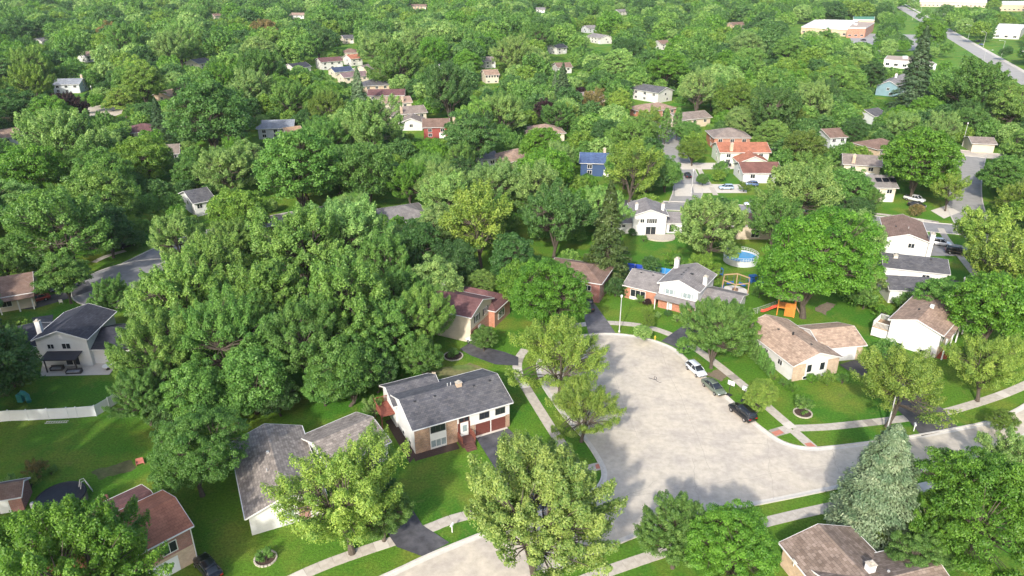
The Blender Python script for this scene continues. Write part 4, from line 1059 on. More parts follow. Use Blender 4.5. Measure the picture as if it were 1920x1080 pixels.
PROTO = {
    'A': [crown_proto(s, 'tuft', 44000, .156, hf=h, nclump=n) for s, h, n in ((1, 1.12, 130), (2, 1.0, 115), (3, 1.2, 150), (4, 1.05, 125))],
    'B': [crown_proto(s, 'round', 38000, .165, hf=h, nclump=n, flat=.9) for s, h, n in ((11, .95, 190), (12, .88, 170), (13, 1.0, 210))],
    'C': [crown_proto(s, 'round', 34000, .18, hf=h, nclump=n, lo=.06) for s, h, n in ((21, 1.05, 110), (22, .95, 125), (23, 1.12, 140))],
    'L': [crown_proto(s, 'layer', 32000, .17, hf=h, nclump=n, lo=.17) for s, h, n in ((31, .98, 150), (32, .9, 170))],
    'S': [crown_proto(41, 'tuft', 24000, .18, hf=1.1, nclump=90, lo=.17), crown_proto(42, 'tuft', 24000, .18, hf=1.0, nclump=105, lo=.17)],
    'K': [conifer_proto(51, 8, 2.0, 210, .19, .8, 95, .3, .11, (.66, 1.15), .3), conifer_proto(52, 8, 2.3, 210, .19, .95, 90, .3, .11, (.66, 1.15), .3)],
    'P': [conifer_proto(53, 10, 1.42, 330, .16, .62, 210, .20, .13, (.66, 1.14), .34)],
    'H': [crown_proto(61, 'round', 4200, .34, hf=.82, nclump=46, lo=.02), crown_proto(62, 'tuft', 4200, .36, hf=.8, nclump=36, lo=.03)],
    'V': [conifer_proto(63, 3, 2.6, 150, .17, .45, 22, -.3)],
    'X': [crown_proto(85, 'tuft', 52000, .108, hf=.95, nclump=120, lo=.2), crown_proto(81, 'tuft', 98000, .106, hf=1.05, nclump=210), crown_proto(82, 'tuft', 88000, .108, hf=.98, nclump=190, lo=.17), crown_proto(83, 'round', 98000, .106, hf=1.0, nclump=280), crown_proto(84, 'layer', 84000, .108, hf=.95, nclump=230)],
}
PW = dict(X=14, A=14, B=14, C=14, L=14, S=14, H=14, K=8, P=10, V=3)
PH = {k: [] for k in PROTO}
for k, hs in dict(X=(.95, 1.05, .98, 1.0, .95), A=(1.12, 1.0, 1.2, 1.05), B=(.95, .88, 1.0), C=(1.05, .95, 1.12), L=(.98, .9), S=(1.1, 1.0), K=(2.0, 2.3), P=(1.42,), H=(.82, .8), V=(2.6,)).items(): PH[k] = hs
# leaf colours (linear reflectance)
TC = dict(straw=(.225, .275, .095), pale=(.205, .282, .108), fresh=(.158, .245, .066), green=(.112, .198, .054), dark=(.058, .116, .040), bright=(.108, .205, .030), yellow=(.215, .268, .064), olive=(.128, .182, .040), purple=(.040, .018, .026), brown=(.21, .150, .07), blue=(.165, .208, .142), needle=(.062, .088, .030), dneedle=(.070, .110, .062), lime=(.150, .216, .042), mid=(.082, .150, .052))
KINDNAME = dict(X='tree', A='maple', B='tree', C='tree', L='locust tree', S='tree', K='spruce', P='spruce', H='shrub', V='arborvitae')
LOOK = dict(straw='straw green', fresh='fresh green', pale='pale silvery green', green='mid green', dark='dark green', bright='bright green', yellow='yellow-green', olive='olive green', purple='dark purple', brown='brown-tinted', blue='pale blue-green', needle='green', dneedle='dark blue-green', lime='lime green', mid='deep green')
TREES = []      # (x, y, width, kind, colour, variant, label, height scale)
def solve(cx, cy, wpx, kind, var, hs=1.0):
    hf = PH[kind][var] * hs; lo = 0.02 if kind in 'HV' else .06 if kind in 'KP' else .14
    cf = {'K': .40, 'P': .36, 'V': .45, 'H': .45}.get(kind, lo + (1 - lo) * .46)
    zc = 8.0
    for _ in range(14):
        x, y = G(cx, cy, zc); s = PX(x, y, zc)[2]
        wm = wpx / s * (.94 if kind in 'XABCLS' else 1); zc = min(wm * hf * cf, 20)
    return x, y, wm
TREE_TABLE = """
1005 965 325 X straw 1 wide pale maple over the near kerb, bottom centre
648 938 275 X yellow 0 yellow-green maple in front of the weathered grey-brown roof
715 960 150 X green 4 green maple limb-tree between the black driveway and the lower left yard
362 850 200 X green 3 green maple left of the weathered grey-brown roof
135 1085 325 X bright 1 broad bright green tree filling the bottom left corner
248 1012 85 X green 4 green tree crossing the orange-red roof
1268 1004 165 X green 2 spiky green tree at the bottom, left of a rounder one
1378 1022 205 X bright 3 round bright green tree left of the speckled brown roof
1855 955 290 X bright 4 broad bright green tree at the lower right edge
1765 1000 150 X bright 1 bright tree between the blue spruce and the lower right corner
1720 1050 130 X green 4 green tree behind the speckled brown roof at the bottom right
1890 860 110 S pale 0 thin pale tree at the right edge of the street
1852 690 155 X yellow 0 half-bare pale tree at right with dead twigs on top
1880 790 60 L olive 0 olive tree at the right edge above the street
1868 575 195 B bright 1 bright green tree right of the brown-roofed white bilevel house
1885 512 155 S yellow 0 yellow-green tree on the right edge by the side street
1842 445 125 S yellow 1 pale yellow-green tree over the side street at right
1900 385 80 S yellow 0 yellow-green tree at the right edge above the side street
1772 558 115 B green 0 green tree behind the brown-roofed white bilevel house
1683 725 190 X yellow 0 pale yellow-green street tree beside the lamp post
1425 742 72 X yellow 3 small round yellowing tree beside the black parked car
1342 622 150 X green 1 green street tree leaning over the parked silver car
1260 690 0 S green 0 -
1022 552 178 X bright 3 big round bright green tree left of the grey driveway
1050 674 188 X yellow 0 yellow-green maple over the left of the turning circle
1093 770 148 X yellow 0 round yellow-green street tree on the left of the turning circle
907 632 58 C green 0 small upright green tree by the maroon-roofed house
1140 458 102 K needle 0 tall green spruce behind the brown hip roof
1133 400 100 A pale 2 pale maple just behind the tall green spruce
1336 434 150 A pale 0 round pale maple between the back lawn and the round pool
1525 488 240 X bright 3 huge bright green tree over the back gardens at right
1600 455 120 S pale 0 pale tree behind the huge bright green garden tree
1455 420 110 S green 0 green tree left of the pale maple on the cross street
1495 368 150 A pale 3 large pale maple on the cross street
340 560 180 A fresh 0 fresh green maple at the left side of the big grove
300 660 190 X fresh 1 tall fresh green maple on the left edge of the big grove above the patio
270 740 130 X green 1 green maple at the grove's foot by the white fence
420 640 205 X green 1 green maple in the front of the big grove
500 560 190 A fresh 1 fresh green maple in the middle of the big grove
570 650 200 X green 2 green maple at the front centre of the big grove
650 570 205 A fresh 2 tall fresh green maple right of the grove's middle
720 615 170 A green 1 dark-footed green maple at the grove's right front
790 600 150 X fresh 1 fresh green maple touching the maroon-roofed house
560 470 185 A fresh 0 fresh green maple at the back of the big grove
650 440 170 A pale 3 tall pale maple in the grove's back row
720 500 130 A green 2 green maple behind the grove's right shoulder
400 500 160 A fresh 1 fresh green maple at the back left of the grove
520 738 95 C mid 0 low dark tree at the front foot of the grove, left of its middle
605 718 105 C green 1 low green tree at the front foot of the grove, right of its middle
705 690 95 C mid 2 low dark tree at the right front foot of the grove
440 752 95 C green 0 low green tree between the grove's left foot and its middle
320 768 100 C mid 1 low dark tree above the lower left maple
470 610 150 A fresh 3 fresh green maple filling the grove's heart
740 555 140 A green 1 green maple filling the grove's right back
470 705 175 C green 1 dark green maple low in the front of the grove
650 690 150 C green 2 low green tree at the grove's right foot
375 735 145 C green 2 low green tree at the grove's left foot
790 665 95 C green 0 small maple at the right tip of the grove
330 445 120 A pale 1 pale maple above the left turning circle
450 400 140 B lime 1 lime green tree above the big grove
900 425 150 S yellow 0 yellow-green maple in the centre, left of the tall spruce
860 490 110 C dark 1 dark tree below the yellow-green centre maple
1040 410 140 A mid 0 deep green maple behind the round bright green tree
960 480 110 C dark 2 dark tree between centre maple and round bright tree
840 375 130 A pale 1 pale maple above centre left
930 350 120 A pale 3 pale maple behind the centre maple
1010 360 120 A pale 2 pale tall maple left of the long silver maple
780 460 120 C dark 0 dark tree in the gap right of the grove
120 440 185 S green 1 spreading green tree above the brown-roofed house at left edge
200 430 120 C dark 1 dark tree right of the spreading one at left
120 520 110 L green 0 low spreading tree over the dark blue car
-50 680 235 C dark 0 big dark tree at the left edge by the white fence
60 320 150 B bright 0 bright green tree at the left edge, upper middle
265 300 130 B lime 1 lime green tree left of the grey dormered roof
120 270 150 A pale 0 pale maple at upper left
190 330 120 C green 2 green tree below the lime one at left
560 315 190 B green 2 broad green tree in the left middle
430 320 120 A pale 3 pale maple left of the broad green tree
690 320 150 C green 1 green tree in the middle, left of centre
390 210 170 C mid 0 large dark-limbed oak at upper left
470 170 105 A pale 1 pale maple right of the large oak
605 180 80 B bright 0 bright green tree left of the slate hip roof
270 160 95 L lime 0 lime green tree by the upper left turning circle
230 190 70 L yellow 1 yellow-green tree below the lime one
300 240 48 K dneedle 0 dark blue-green spruce left of the large oak
672 175 42 K blue 0 bluish spruce at the left of the house row
1040 165 22 K blue 1 thin blue spruce above centre
1055 172 44 K dneedle 0 dark spruce beside the thin blue one
206 66 62 C brown 0 brown-tinted tree near the top left
500 58 60 C brown 1 brown-tinted tree near the top, right of the other
840 170 112 A mid 2 large deep green tree right of the house row
875 118 68 B bright 1 bright green tree left of the cream house
960 105 85 A pale 0 pale maple above the cream house
742 118 105 A green 1 green maple above the house row
945 215 98 A pale 3 pale maple left of the purple tree
1022 206 52 C purple 0 dark purple tree above the tan hip roof
1090 173 28 C purple 1 small purple tree by the mauve roof
880 265 130 L mid 1 dark open-crowned tree left of the red-brown hip roof
1015 275 95 B bright 2 bright green tree over the red-brown hip roof
1025 318 125 B bright 0 broad bright green tree left of the blue house
1132 248 70 C dark 1 round dark tree above the blue house
1065 218 46 S yellow 0 yellow tree right of the purple tree
1112 192 52 S brown 1 tan-leaved tree by the mauve roof
1162 192 58 C yellow 2 yellowing tree left of the far white house
1215 228 55 S yellow 1 yellow tree in front of the tan-orange roof
1182 325 118 S yellow 0 broad yellow-green tree covering the blue house's right side
1250 322 75 C green 0 green tree on the middle street
1248 240 26 V green 0 green cypress-shaped tree left of the long grey roof
1270 235 24 V green 0 green cypress-shaped tree at the long grey roof
700 235 120 A pale 0 pale maple below the house row
610 260 90 A green 3 green maple left of the house row
1310 172 85 A pale 2 pale maple above the long grey roof
1375 188 92 C olive 2 olive tree right of the pale maple at upper right
1450 212 110 A mid 0 deep green maple behind the orange brick hip roof
1525 188 92 A pale 1 pale maple left of the grey roof by the teal house
1505 278 100 B olive 1 rust-tinged olive round tree right of the red roofs
1725 300 158 B bright 2 huge round bright green tree at the right
1592 348 100 B green 0 round green tree left of the solar-panelled house
1632 378 46 S green 0 slim birch-like tree on the cross street
1825 165 140 A green 1 huge pale-topped tree near the arterial road
1818 228 80 B green 1 rounded green tree below the huge one at right
1716 155 84 K dneedle 0 big dark spruce by the teal house
1635 140 66 C dark 0 dark tall tree left of the teal house
1602 242 56 C dark 2 dark tree right of the brown-roofed house among trees
1690 238 72 A pale 3 pale tree behind the huge round tree
1782 358 72 S yellow 0 yellow-green tree by the white pickup
1888 330 100 B green 2 green tree at the right below the upper street
1300 282 66 B lime 1 lime tree on the middle street
1318 335 30 B green 0 small street tree on the middle street
1292 245 55 B green 0 green tree left of the orange brick house
1548 70 40 C green 0 green tree in front of the school
1745 60 70 C bright 0 bright tree beside the school
"""
for ln in TREE_TABLE.strip().splitlines():
    f = ln.split(None, 6)
    wpx = float(f[2])
    if wpx <= 0: continue
    cx_, cy_, kd, cl, vr = float(f[0]), float(f[1]), f[3], f[4], int(f[5])
    vr %= len(PROTO[kd])
    x, y, wm = solve(cx_, cy_, wpx, kd, vr)
    TREES.append([x, y, wm, kd, cl, vr, f[6], 1.05 if cx_ == 135 and cy_ > 1000 else 1.0])
# trees just outside the picture whose shade falls into it (behind the viewer and to the left)
for x, y, wm, kd, cl, vr, lb in ((-99, 94, 18, 'A', 'green', 1, 'green maple beyond the left edge by the navy-roofed house'), (-86, 80, 18, 'C', 'dark', 0, 'dark tree beyond the left edge above the lower yard'), (-76, 68, 17, 'A', 'pale', 2, 'pale maple beyond the lower left corner'),
                                (-110, 110, 17, 'A', 'pale', 3, 'pale maple beyond the left edge'), (-66, 55, 17, 'A', 'green', 3, 'green maple below the bottom left corner')):
    TREES.append([x, y, wm, kd, cl, vr, lb, 1.25 if x < -40 else 1.0])

def seg_dist(p, a, b):
    dx, dy = b[0] - a[0], b[1] - a[1]; l = dx * dx + dy * dy or 1e-9
    t = max(0, min(1, ((p[0] - a[0]) * dx + (p[1] - a[1]) * dy) / l))
    return math.hypot(p[0] - a[0] - t * dx, p[1] - a[1] - t * dy)
def blocked(x, y, wm, hf, zc):
    for fx, fy, fr in FOOT:
        if abs(x - fx) < fr + 3 and math.hypot(x - fx, y - fy) < fr * .8 + wm * .18: return True
    for pts, hw in ROADLINES:
        for a, b in zip(pts, pts[1:]):
            if seg_dist((x, y), a, b) < hw + 1.0: return True
    px, py, s = PX(x, y, zc)
    rx = wm * .46 * s; top = PX(x, y, wm * hf)[1]; bot = PX(x, y, wm * hf * .2)[1]
    for x0, y0, x1, y1, yd in KEEP:
        if y < yd and px + rx > x0 and px - rx < x1 and bot > y0 and top < y1: return True
    return False
AUTO = []
grid = {}
def near_ok(x, y, wm):
    gx, gy = int(x // 20), int(y // 20)
    for i in (-1, 0, 1):
        for j in (-1, 0, 1):
            for (tx, ty, tw) in grid.get((gx + i, gy + j), ()):
                if math.hypot(tx - x, ty - y) < .345 * (tw + wm): return False
    return True
def put(x, y, wm): grid.setdefault((int(x // 20), int(y // 20)), []).append((x, y, wm))
for t in TREES: put(t[0], t[1], t[2])
rr = random.Random(5)
cand = []
yy = 62.0
while yy < 1750:
    stp_ = 5.5 if yy < 420 else 8.5
    half = yy * .78 + 25
    xx = -half
    while xx < half:
        cand.append((xx + rr.uniform(-3.4, 3.4), yy + rr.uniform(-3.4, 3.4))); xx += stp_
    yy += stp_
rr.shuffle(cand)
cand.sort(key=lambda c: (c[1] // 60))
WOOD = []
for x, y in cand:
    u = rr.random()
    wm = rr.uniform(12, 20.5) if u < .72 else rr.uniform(7, 12)
    if y > 230: wm *= 1.15
    px, py, s = PX(x, y, 6)
    # the open left-hand lawns, the turning circle and garden lawns stay clear
    if y < 108 and -45 < x < 70: continue
    if y < 95: continue
    # right of the arterial the wood thins out
    tries = (wm, wm * .6, wm * .38) if y < 420 else (wm,)
    if x > 1.05 * (y - 380) * .39 + 268 and y > 360 and rr.random() < .3: continue
    for wm in tries:
        kd = rr.choices('ABCLSK', (34, 20, 26, 10, 5, 3))[0]
        vr = rr.randrange(len(PROTO[kd]))
        if kd == 'K': wm = min(wm, 8) * .8
        hf = PH[kd][vr]
        if near_ok(x, y, wm) and not blocked(x, y, wm, hf, wm * hf * .55):
            put(x, y, wm)
            cl = rr.choices(('pale', 'fresh', 'green', 'mid', 'dark', 'bright', 'olive', 'yellow', 'lime', 'purple'), (20, 18, 20, 18, 9, 9, 4, 4, 5, .6))[0]
            if kd == 'K': cl = rr.choice(('needle', 'dneedle', 'blue'))
            AUTO.append([x, y, wm, kd, cl, vr, None, rr.uniform(.9, 1.12)])
            break
# the largest in the picture are individuals, the rest the far wood
vis_auto = [t for t in AUTO if -60 < PX(t[0], t[1], 6)[0] < 1980]
vis_auto.sort(key=lambda t: -t[2] * PX(t[0], t[1], 6)[2])
n_ind = 300 - len(TREES)
IND = vis_auto[:n_ind]
ids = set(id(t) for t in IND)
WOOD = [t for t in AUTO if id(t) not in ids]
# labels for the trees found by filling the canopy
def lab_for(t):
    px, py, s = PX(t[0], t[1], t[2] * .6)
    lx, ly, sh = min(LANDMARKS, key=lambda l: math.hypot(l[0] - px, (l[1] - py) * 1.6))
    dx, dy = px - lx, (py - ly) * 1.6
    rel = ('right of' if dx > 0 else 'left of') if abs(dx) > abs(dy) else ('in front of' if dy > 0 else 'behind')
    size = 'small' if t[2] < 8 else 'tall' if t[2] > 15 else 'mid-sized'
    return '%s %s %s %s %s' % (size, LOOK[t[4]], KINDNAME[t[3]], rel, ' '.join(sh.split()[:5])), px
bylab = {}
for t in IND:
    l, px = lab_for(t); bylab.setdefault(l, []).append((px, t))
ORD = ['first', 'second', 'third', 'fourth', 'fifth', 'sixth', 'seventh', 'eighth', 'ninth', 'tenth', 'eleventh', 'twelfth', 'thirteenth', 'fourteenth', 'fifteenth']
for l, ts in bylab.items():
    ts.sort(key=lambda q: q[0])
    for i, (px, t) in enumerate(ts):
        t[6] = l if len(ts) == 1 else l + ', ' + ORD[min(i, 9)] + ' from left'
NAME = dict(X='broadleaf_tree', A='maple_tree', B='broadleaf_tree', C='broadleaf_tree', L='locust_tree', S='broadleaf_tree', K='spruce_tree', P='spruce_tree', H='shrub', V='arborvitae')
def jit(c, r, a=.05):
    k = 1 + r.uniform(-.14, .12)
    return tuple(v * k * (1 + r.uniform(-a, a)) for v in c) + (1,)
def plant(x, y, wm, kd, cl, vr, label, hs=1.0, group='trees of the neighbourhood', cat='tree', rz=None):
    cm, tm = PROTO[kd][vr]; s = wm / PW[kd]
    root = empty(NAME[kd], (x, y, 0), rr.uniform(0, 6.28) if rz is None else rz, label, cat, group)
    root.scale = (s, s, s * hs)
    c = link('crown', cm, root); c.color = jit(TC[cl], rr)
    link('trunk', tm, root)
    return root
for t in TREES + IND: plant(*t)
# the blue spruce in the foreground
x, y = G(1630, 1004)
plant(x, y, 10.8, 'P', 'blue', 0, 'broad pale blue spruce standing over the near pavement at lower right', 1.02)
# far wood: one mass, instanced
PROTO_COL = bpy.data.collections.new('far_wood_kinds')
for i, (sd, st_, cl, hf) in enumerate(((71, 'round', 'pale', 1.0), (72, 'round', 'green', .98), (73, 'round', 'fresh', 1.0), (74, 'tuft', 'green', 1.1), (75, 'round', 'bright', .95), (76, 'round', 'dark', 1.05), (77, 'round', 'mid', 1.0), (78, 'round', 'lime', .95))):
    cm, tm = crown_proto(sd, st_, 6500, .37, hf=hf, nclump=80, material=leaf_mat('far_leaf_' + str(i), tuple(v * 1.12 for v in TC[cl])))
    o = bpy.data.objects.new('far_tree', cm); PROTO_COL.objects.link(o)
wm_ = bpy.data.meshes.new('far_wood'); wm_.from_pydata([(t[0], t[1], 0) for t in WOOD], [], [])
at_ = wm_.attributes.new('sc', 'FLOAT', 'POINT'); at_.data.foreach_set('value', [t[2] / 14.0 for t in WOOD])
wood = link('far_wood', wm_); tag(wood, 'mass of green treetops stretching to the top of the picture', kind='stuff')
ng = bpy.data.node_groups.new('far_wood', 'GeometryNodeTree')
ng.interface.new_socket('Geometry', in_out='INPUT', socket_type='NodeSocketGeometry')
ng.interface.new_socket('Geometry', in_out='OUTPUT', socket_type='NodeSocketGeometry')
gi, go = N(ng, 'NodeGroupInput'), N(ng, 'NodeGroupOutput')
ip = N(ng, 'GeometryNodeInstanceOnPoints'); ci = N(ng, 'GeometryNodeCollectionInfo')
ci.inputs['Collection'].default_value = PROTO_COL; ci.inputs['Separate Children'].default_value = True; ci.inputs['Reset Children'].default_value = True
ip.inputs['Pick Instance'].default_value = True
rv = N(ng, 'FunctionNodeRandomValue', data_type='FLOAT_VECTOR'); rv.inputs[0].default_value = (0, 0, 0); rv.inputs[1].default_value = (.08, .08, 6.283)
na = N(ng, 'GeometryNodeInputNamedAttribute', data_type='FLOAT'); na.inputs['Name'].default_value = 'sc'
ng.links.new(gi.outputs[0], ip.inputs['Points']); ng.links.new(ci.outputs[0], ip.inputs['Instance'])
ng.links.new(rv.outputs[0], ip.inputs['Rotation']); ng.links.new(na.outputs[0], ip.inputs['Scale'])
ng.links.new(ip.outputs[0], go.inputs[0])
md = wood.modifiers.new('instances', 'NODES'); md.node_group = ng
print('TREES manual', len(TREES), 'individual auto', len(IND), 'wood', len(WOOD))

# ------------------------------------------------------------------ shrubs and hedges
SHR = (
    (1487, 727, 26, 'H', 'bright', 0, 'round clipped shrub at the corner of the tan-roofed white house'), (1470, 718, 22, 'H', 'green', 1, 'loose shrub by the corner walk of the tan-roofed white house'),
    (1522, 710, 24, 'H', 'bright', 0, 'clipped ball shrub under the gable windows of the tan-roofed white house'), (1552, 712, 34, 'H', 'olive', 1, 'wide olive shrub before the gable of the tan-roofed white house'),
    (1580, 712, 26, 'H', 'green', 1, 'green shrub beside the dark worn driveway'), (1505, 762, 40, 'H', 'green', 1, 'dark green lawn shrub in the middle of the front lawn at right'),
    (1452, 707, 18, 'H', 'lime', 1, 'small lime shrub by the hedge end'), (1185, 436, 19, 'H', 'dark', 0, 'dark clipped ball shrub beside the white house behind the back lawn'),
    (1207, 448, 16, 'H', 'green', 1, 'small shrub by the round patio'), (1155, 540, 46, 'H', 'dark', 0, 'big dark shrub right of the brown hip-roofed brick house'), (1128, 545, 34, 'H', 'dark', 1, 'dark shrub beside the dark pickup'),
    (1200, 562, 20, 'H', 'green', 1, 'shrub in the front bed of the white and orange brick house'), (1214, 567, 18, 'H', 'purple', 0, 'purple shrub in the front bed of the white and orange brick house'), (1234, 592, 16, 'H', 'pale', 1, 'pale flowering shrub by the porch'), (1252, 588, 18, 'H', 'dark', 0, 'dark round shrub by the porch'), (1270, 598, 20, 'H', 'pale', 1, 'white-flowered shrub at the edge of the front lawn'),
    (498, 1043, 34, 'H', 'green', 1, 'shrub inside the stone ring on the lower left lawn'), (700, 765, 44, 'S', 'pale', 0, 'small grey-green tree left of the bilevel house'), (1663, 660, 60, 'H', 'green', 0, 'big loose shrub left of the white bilevel house wall'), (1655, 585, 34, 'H', 'bright', 1, 'bright shrub at the deck steps'), (1700, 555, 40, 'H', 'green', 0, 'green shrub behind the brown-roofed white bilevel house'),
    (850, 662, 24, 'H', 'green', 0, 'round shrub in a stone ring by the maroon-roofed house'), (1213, 588, 30, 'S', 'lime', 1, 'young upright tree on the front lawn of the white and orange brick house'), (1215, 600, 28, 'B', 'lime', 1, '-'),
    (1375, 470, 26, 'H', 'bright', 1, 'bright bush at the edge of the round pool'), (1258, 487, 34, 'H', 'bright', 1, 'bright shrub at the end of the back lawn over the blue screen'), (65, 885, 46, 'H', 'brown', 1, 'brown brush heap in the lower left yard'), (95, 884, 22, 'H', 'green', 1, 'leafy sprig beside the brush heap'), (20, 910, 40, 'H', 'pale', 1, 'flowering bed shrub at the left edge'), (55, 905, 36, 'H', 'yellow', 1, 'flower bed shrub by the covered pool'),
    (1740, 470, 16, 'H', 'brown', 1, 'reddish shrub beside the white SUV'), (1748, 495, 20, 'H', 'green', 0, 'green shrub before the white house with a big chimney'), (1690, 568, 30, 'H', 'green', 1, 'green bush between the two white houses on the right'), (1622, 560, 60, 'H', 'green', 1, 'rambling shrubs along the garden boundary at right'), (1600, 548, 60, 'H', 'bright', 0, 'shrub thicket under the huge garden tree'), (1380, 565, 0, 'H', 'green', 0, '-'),
    (1720, 395, 30, 'H', 'brown', 0, 'small reddish tree in front of the white pickup'), (1460, 705, 0, 'H', 'green', 0, '-'), (1425, 548, 30, 'H', 'green', 1, 'garden planting beside the swing frame'), (1445, 552, 24, 'H', 'yellow', 1, 'pale garden planting near the swing frame'), (1395, 352, 24, 'H', 'olive', 1, 'olive shrub beside the parked blue car'))
for s_ in SHR:
    if s_[2] <= 0 or s_[6] == '-': continue
    vr = s_[5] % len(PROTO[s_[3]])
    x, y, wm = solve(s_[0], s_[1], s_[2], s_[3], vr)
    plant(x, y, wm, s_[3], s_[4], vr, s_[6], group='shrubs and small plants', cat='tree' if s_[3] in 'SB' else 'shrub')
for i in range(8):
    p = G(1403 + 41 * i / 7, 664 + 44 * i / 7)
    plant(p[0], p[1], 1.5, 'V', 'green', 0, 'arborvitae of the hedge beside the tan-roofed white house, %s from the top' % ORD[i], rr.uniform(.7, .95), 'arborvitae hedge by the tan-roofed house', 'hedge plant')
for i in range(5):
    p = G(1612 + 9 * i, 975 + 12 * i)
    plant(p[0], p[1], 1.7, 'V', 'lime', 0, 'arborvitae beside the speckled brown roof, %s from the top' % ORD[i], .9, 'arborvitae by the speckled roof', 'hedge plant')
# ==DETAILS==
# ------------------------------------------------------------------ vehicles
def loft(mb, secs):
    """secs: list of rings (same count) -> closed skin"""
    n = len(secs[0]); k = len(mb.v)
    for r in secs: mb.v += [tuple(p) for p in r]
    for i in range(len(secs) - 1):
        for j in range(n):
            j2 = (j + 1) % n
            mb.f.append((k + i * n + j, k + i * n + j2, k + (i + 1) * n + j2, k + (i + 1) * n + j))
    mb.f.append(tuple(k + j for j in range(n))[::-1]); mb.f.append(tuple(k + (len(secs) - 1) * n + j for j in range(n)))
def body_ring(x, w, zb, zt):
    pts = [(w * .86, zb), (w, zb + .2), (w, zt - .2), (w * .93, zt - .05), (w * .78, zt)]
    return [(x, y, z) for y, z in pts] + [(x, -y, z) for y, z in pts[::-1]]
def cab_ring(x, wb, wt, zb, zt):
    pts = [(wb, zb), (wb * .4 + wt * .6, zb + (zt - zb) * .62), (wt, zt - .03), (wt * .8, zt)]
    return [(x, y, z) for y, z in pts] + [(x, -y, z) for y, z in pts[::-1]]
CAR = {}
def car_meshes(kind):
    if kind in CAR: return CAR[kind]
    W = .91
    if kind == 'suv':   body = ((-2.35, .82, .40, .95), (-2.28, .88, .28, 1.08), (-1.4, W, .24, 1.08), (0, W, .24, 1.06), (1.0, W, .24, 1.04), (1.9, .88, .26, .95), (2.3, .80, .32, .80), (2.38, .70, .40, .66)); cab = ((-2.26, .84, .60, 1.06, 1.10), (-2.0, .84, .66, 1.06, 1.66), (-1.2, .85, .68, 1.06, 1.74), (.2, .85, .68, 1.05, 1.72), (.55, .85, .64, 1.04, 1.60), (1.25, .84, .60, 1.02, 1.05)); roof = (-2.0, .3, 1.735, .66)
    elif kind == 'hatch': body = ((-2.1, .80, .40, .85), (-2.02, .87, .28, 1.0), (-1.2, .9, .24, .98), (0, .9, .24, .95), (.9, .9, .24, .94), (1.7, .86, .26, .84), (2.05, .76, .32, .70), (2.12, .66, .40, .58)); cab = ((-2.0, .82, .56, .97, 1.0), (-1.65, .82, .62, .97, 1.44), (-.8, .83, .64, .96, 1.52), (.1, .83, .64, .95, 1.48), (.4, .82, .60, .94, 1.36), (1.1, .80, .56, .92, .95)); roof = (-1.6, .2, 1.50, .62)
    elif kind == 'pickup': body = ((-2.75, .86, .45, 1.05), (-2.68, .92, .35, 1.10), (-1.4, .95, .32, 1.10), (0, .95, .32, 1.12), (1.2, .95, .32, 1.12), (2.3, .92, .34, 1.04), (2.65, .84, .40, .90), (2.72, .74, .46, .72)); cab = ((-.55, .88, .66, 1.1, 1.14), (-.45, .88, .70, 1.1, 1.76), (.6, .88, .70, 1.1, 1.82), (.9, .88, .68, 1.1, 1.72), (1.6, .87, .62, 1.1, 1.13)); roof = (-.45, .75, 1.80, .68)
    else: body = ((-2.3, .74, .42, .80), (-2.22, .86, .28, .96), (-1.5, .9, .24, 1.0), (0, .9, .24, .95), (.9, .9, .24, .94), (1.8, .86, .26, .82), (2.22, .76, .32, .68), (2.3, .64, .40, .56)); cab = ((-1.75, .80, .54, .98, 1.0), (-1.1, .82, .62, .97, 1.38), (-.4, .83, .64, .95, 1.45), (.15, .83, .63, .94, 1.42), (.45, .82, .60, .93, 1.32), (1.2, .80, .54, .90, .93)); roof = (-1.05, .22, 1.43, .60)
    b = MB(); loft(b, [body_ring(*q) for q in body])
    g = MB(); loft(g, [cab_ring(*q) for q in cab])
    r = MB(); x0, x1, zr, hw = roof
    loft(r, [[(x, y, z + zr) for y, z in ((hw, -.05), (hw * .9, .03), (-hw * .9, .03), (-hw, -.05))] for x in (x0 - .1, x0 + .2, (x0 + x1) / 2, x1 - .1, x1 + .1)])
    for sg in (-1, 1):       # pillars
        for q in (cab[0], cab[-1]):
            i = 1 if q is cab[0] else -2
            r.tube([(q[0], sg * q[1] * .97, q[3] + .02), (cab[i][0], sg * cab[i][2] * 1.0, cab[i][4] - .02)], .045, 4)
        m_ = len(cab) // 2; q = cab[m_]; r.tube([(q[0] - .3, sg * (q[1] + .01), q[3]), (q[0] - .4, sg * (q[2] + .035), q[4] - .06)], .045, 4)
    if kind == 'pickup': b.box(-2.6, -.75, -.78, .78, 1.101, 1.103)
    wh = MB(); rm = MB()
    R = .36 if kind in ('suv', 'pickup') else .32
    wh.lathe([(0, -.11), (R * .6, -.11), (R, -.08), (R, .08), (R * .6, .11), (0, .11)], 18); rm.lathe([(0, .125), (R * .55, .115), (R * .62, .09)], 14).lathe([(0, -.125), (R * .55, -.115), (R * .62, -.09)], 14)
    xs = {'suv': (-1.45, 1.45), 'hatch': (-1.28, 1.3), 'pickup': (-1.75, 1.75), 'sedan': (-1.38, 1.4)}[kind]
    hl = MB(); loft(hl, [[(0, y, z) for y, z in ((-.2, -.07), (.2, -.07), (.2, .07), (-.2, .07))], [(.12, y, z) for y, z in ((-.14, -.05), (.14, -.05), (.14, .05), (-.14, .05))]])
    f, q = body[-2], body[0]
    CAR[kind] = dict(body=b, glass=g.mesh('cabin_glass', GLASS, True), roof=r, wheel=wh.mesh('tyre', RUBBER), rim=rm.mesh('rim', RIM), hl=hl.mesh('headlight', HEADL), tl=hl.mesh('tail_light', TAILL), xs=xs, R=R, f=f, q=q, W=body[2][1])
    return CAR[kind]
BED = mat('truck_bed', (.05, .05, .05), .8)
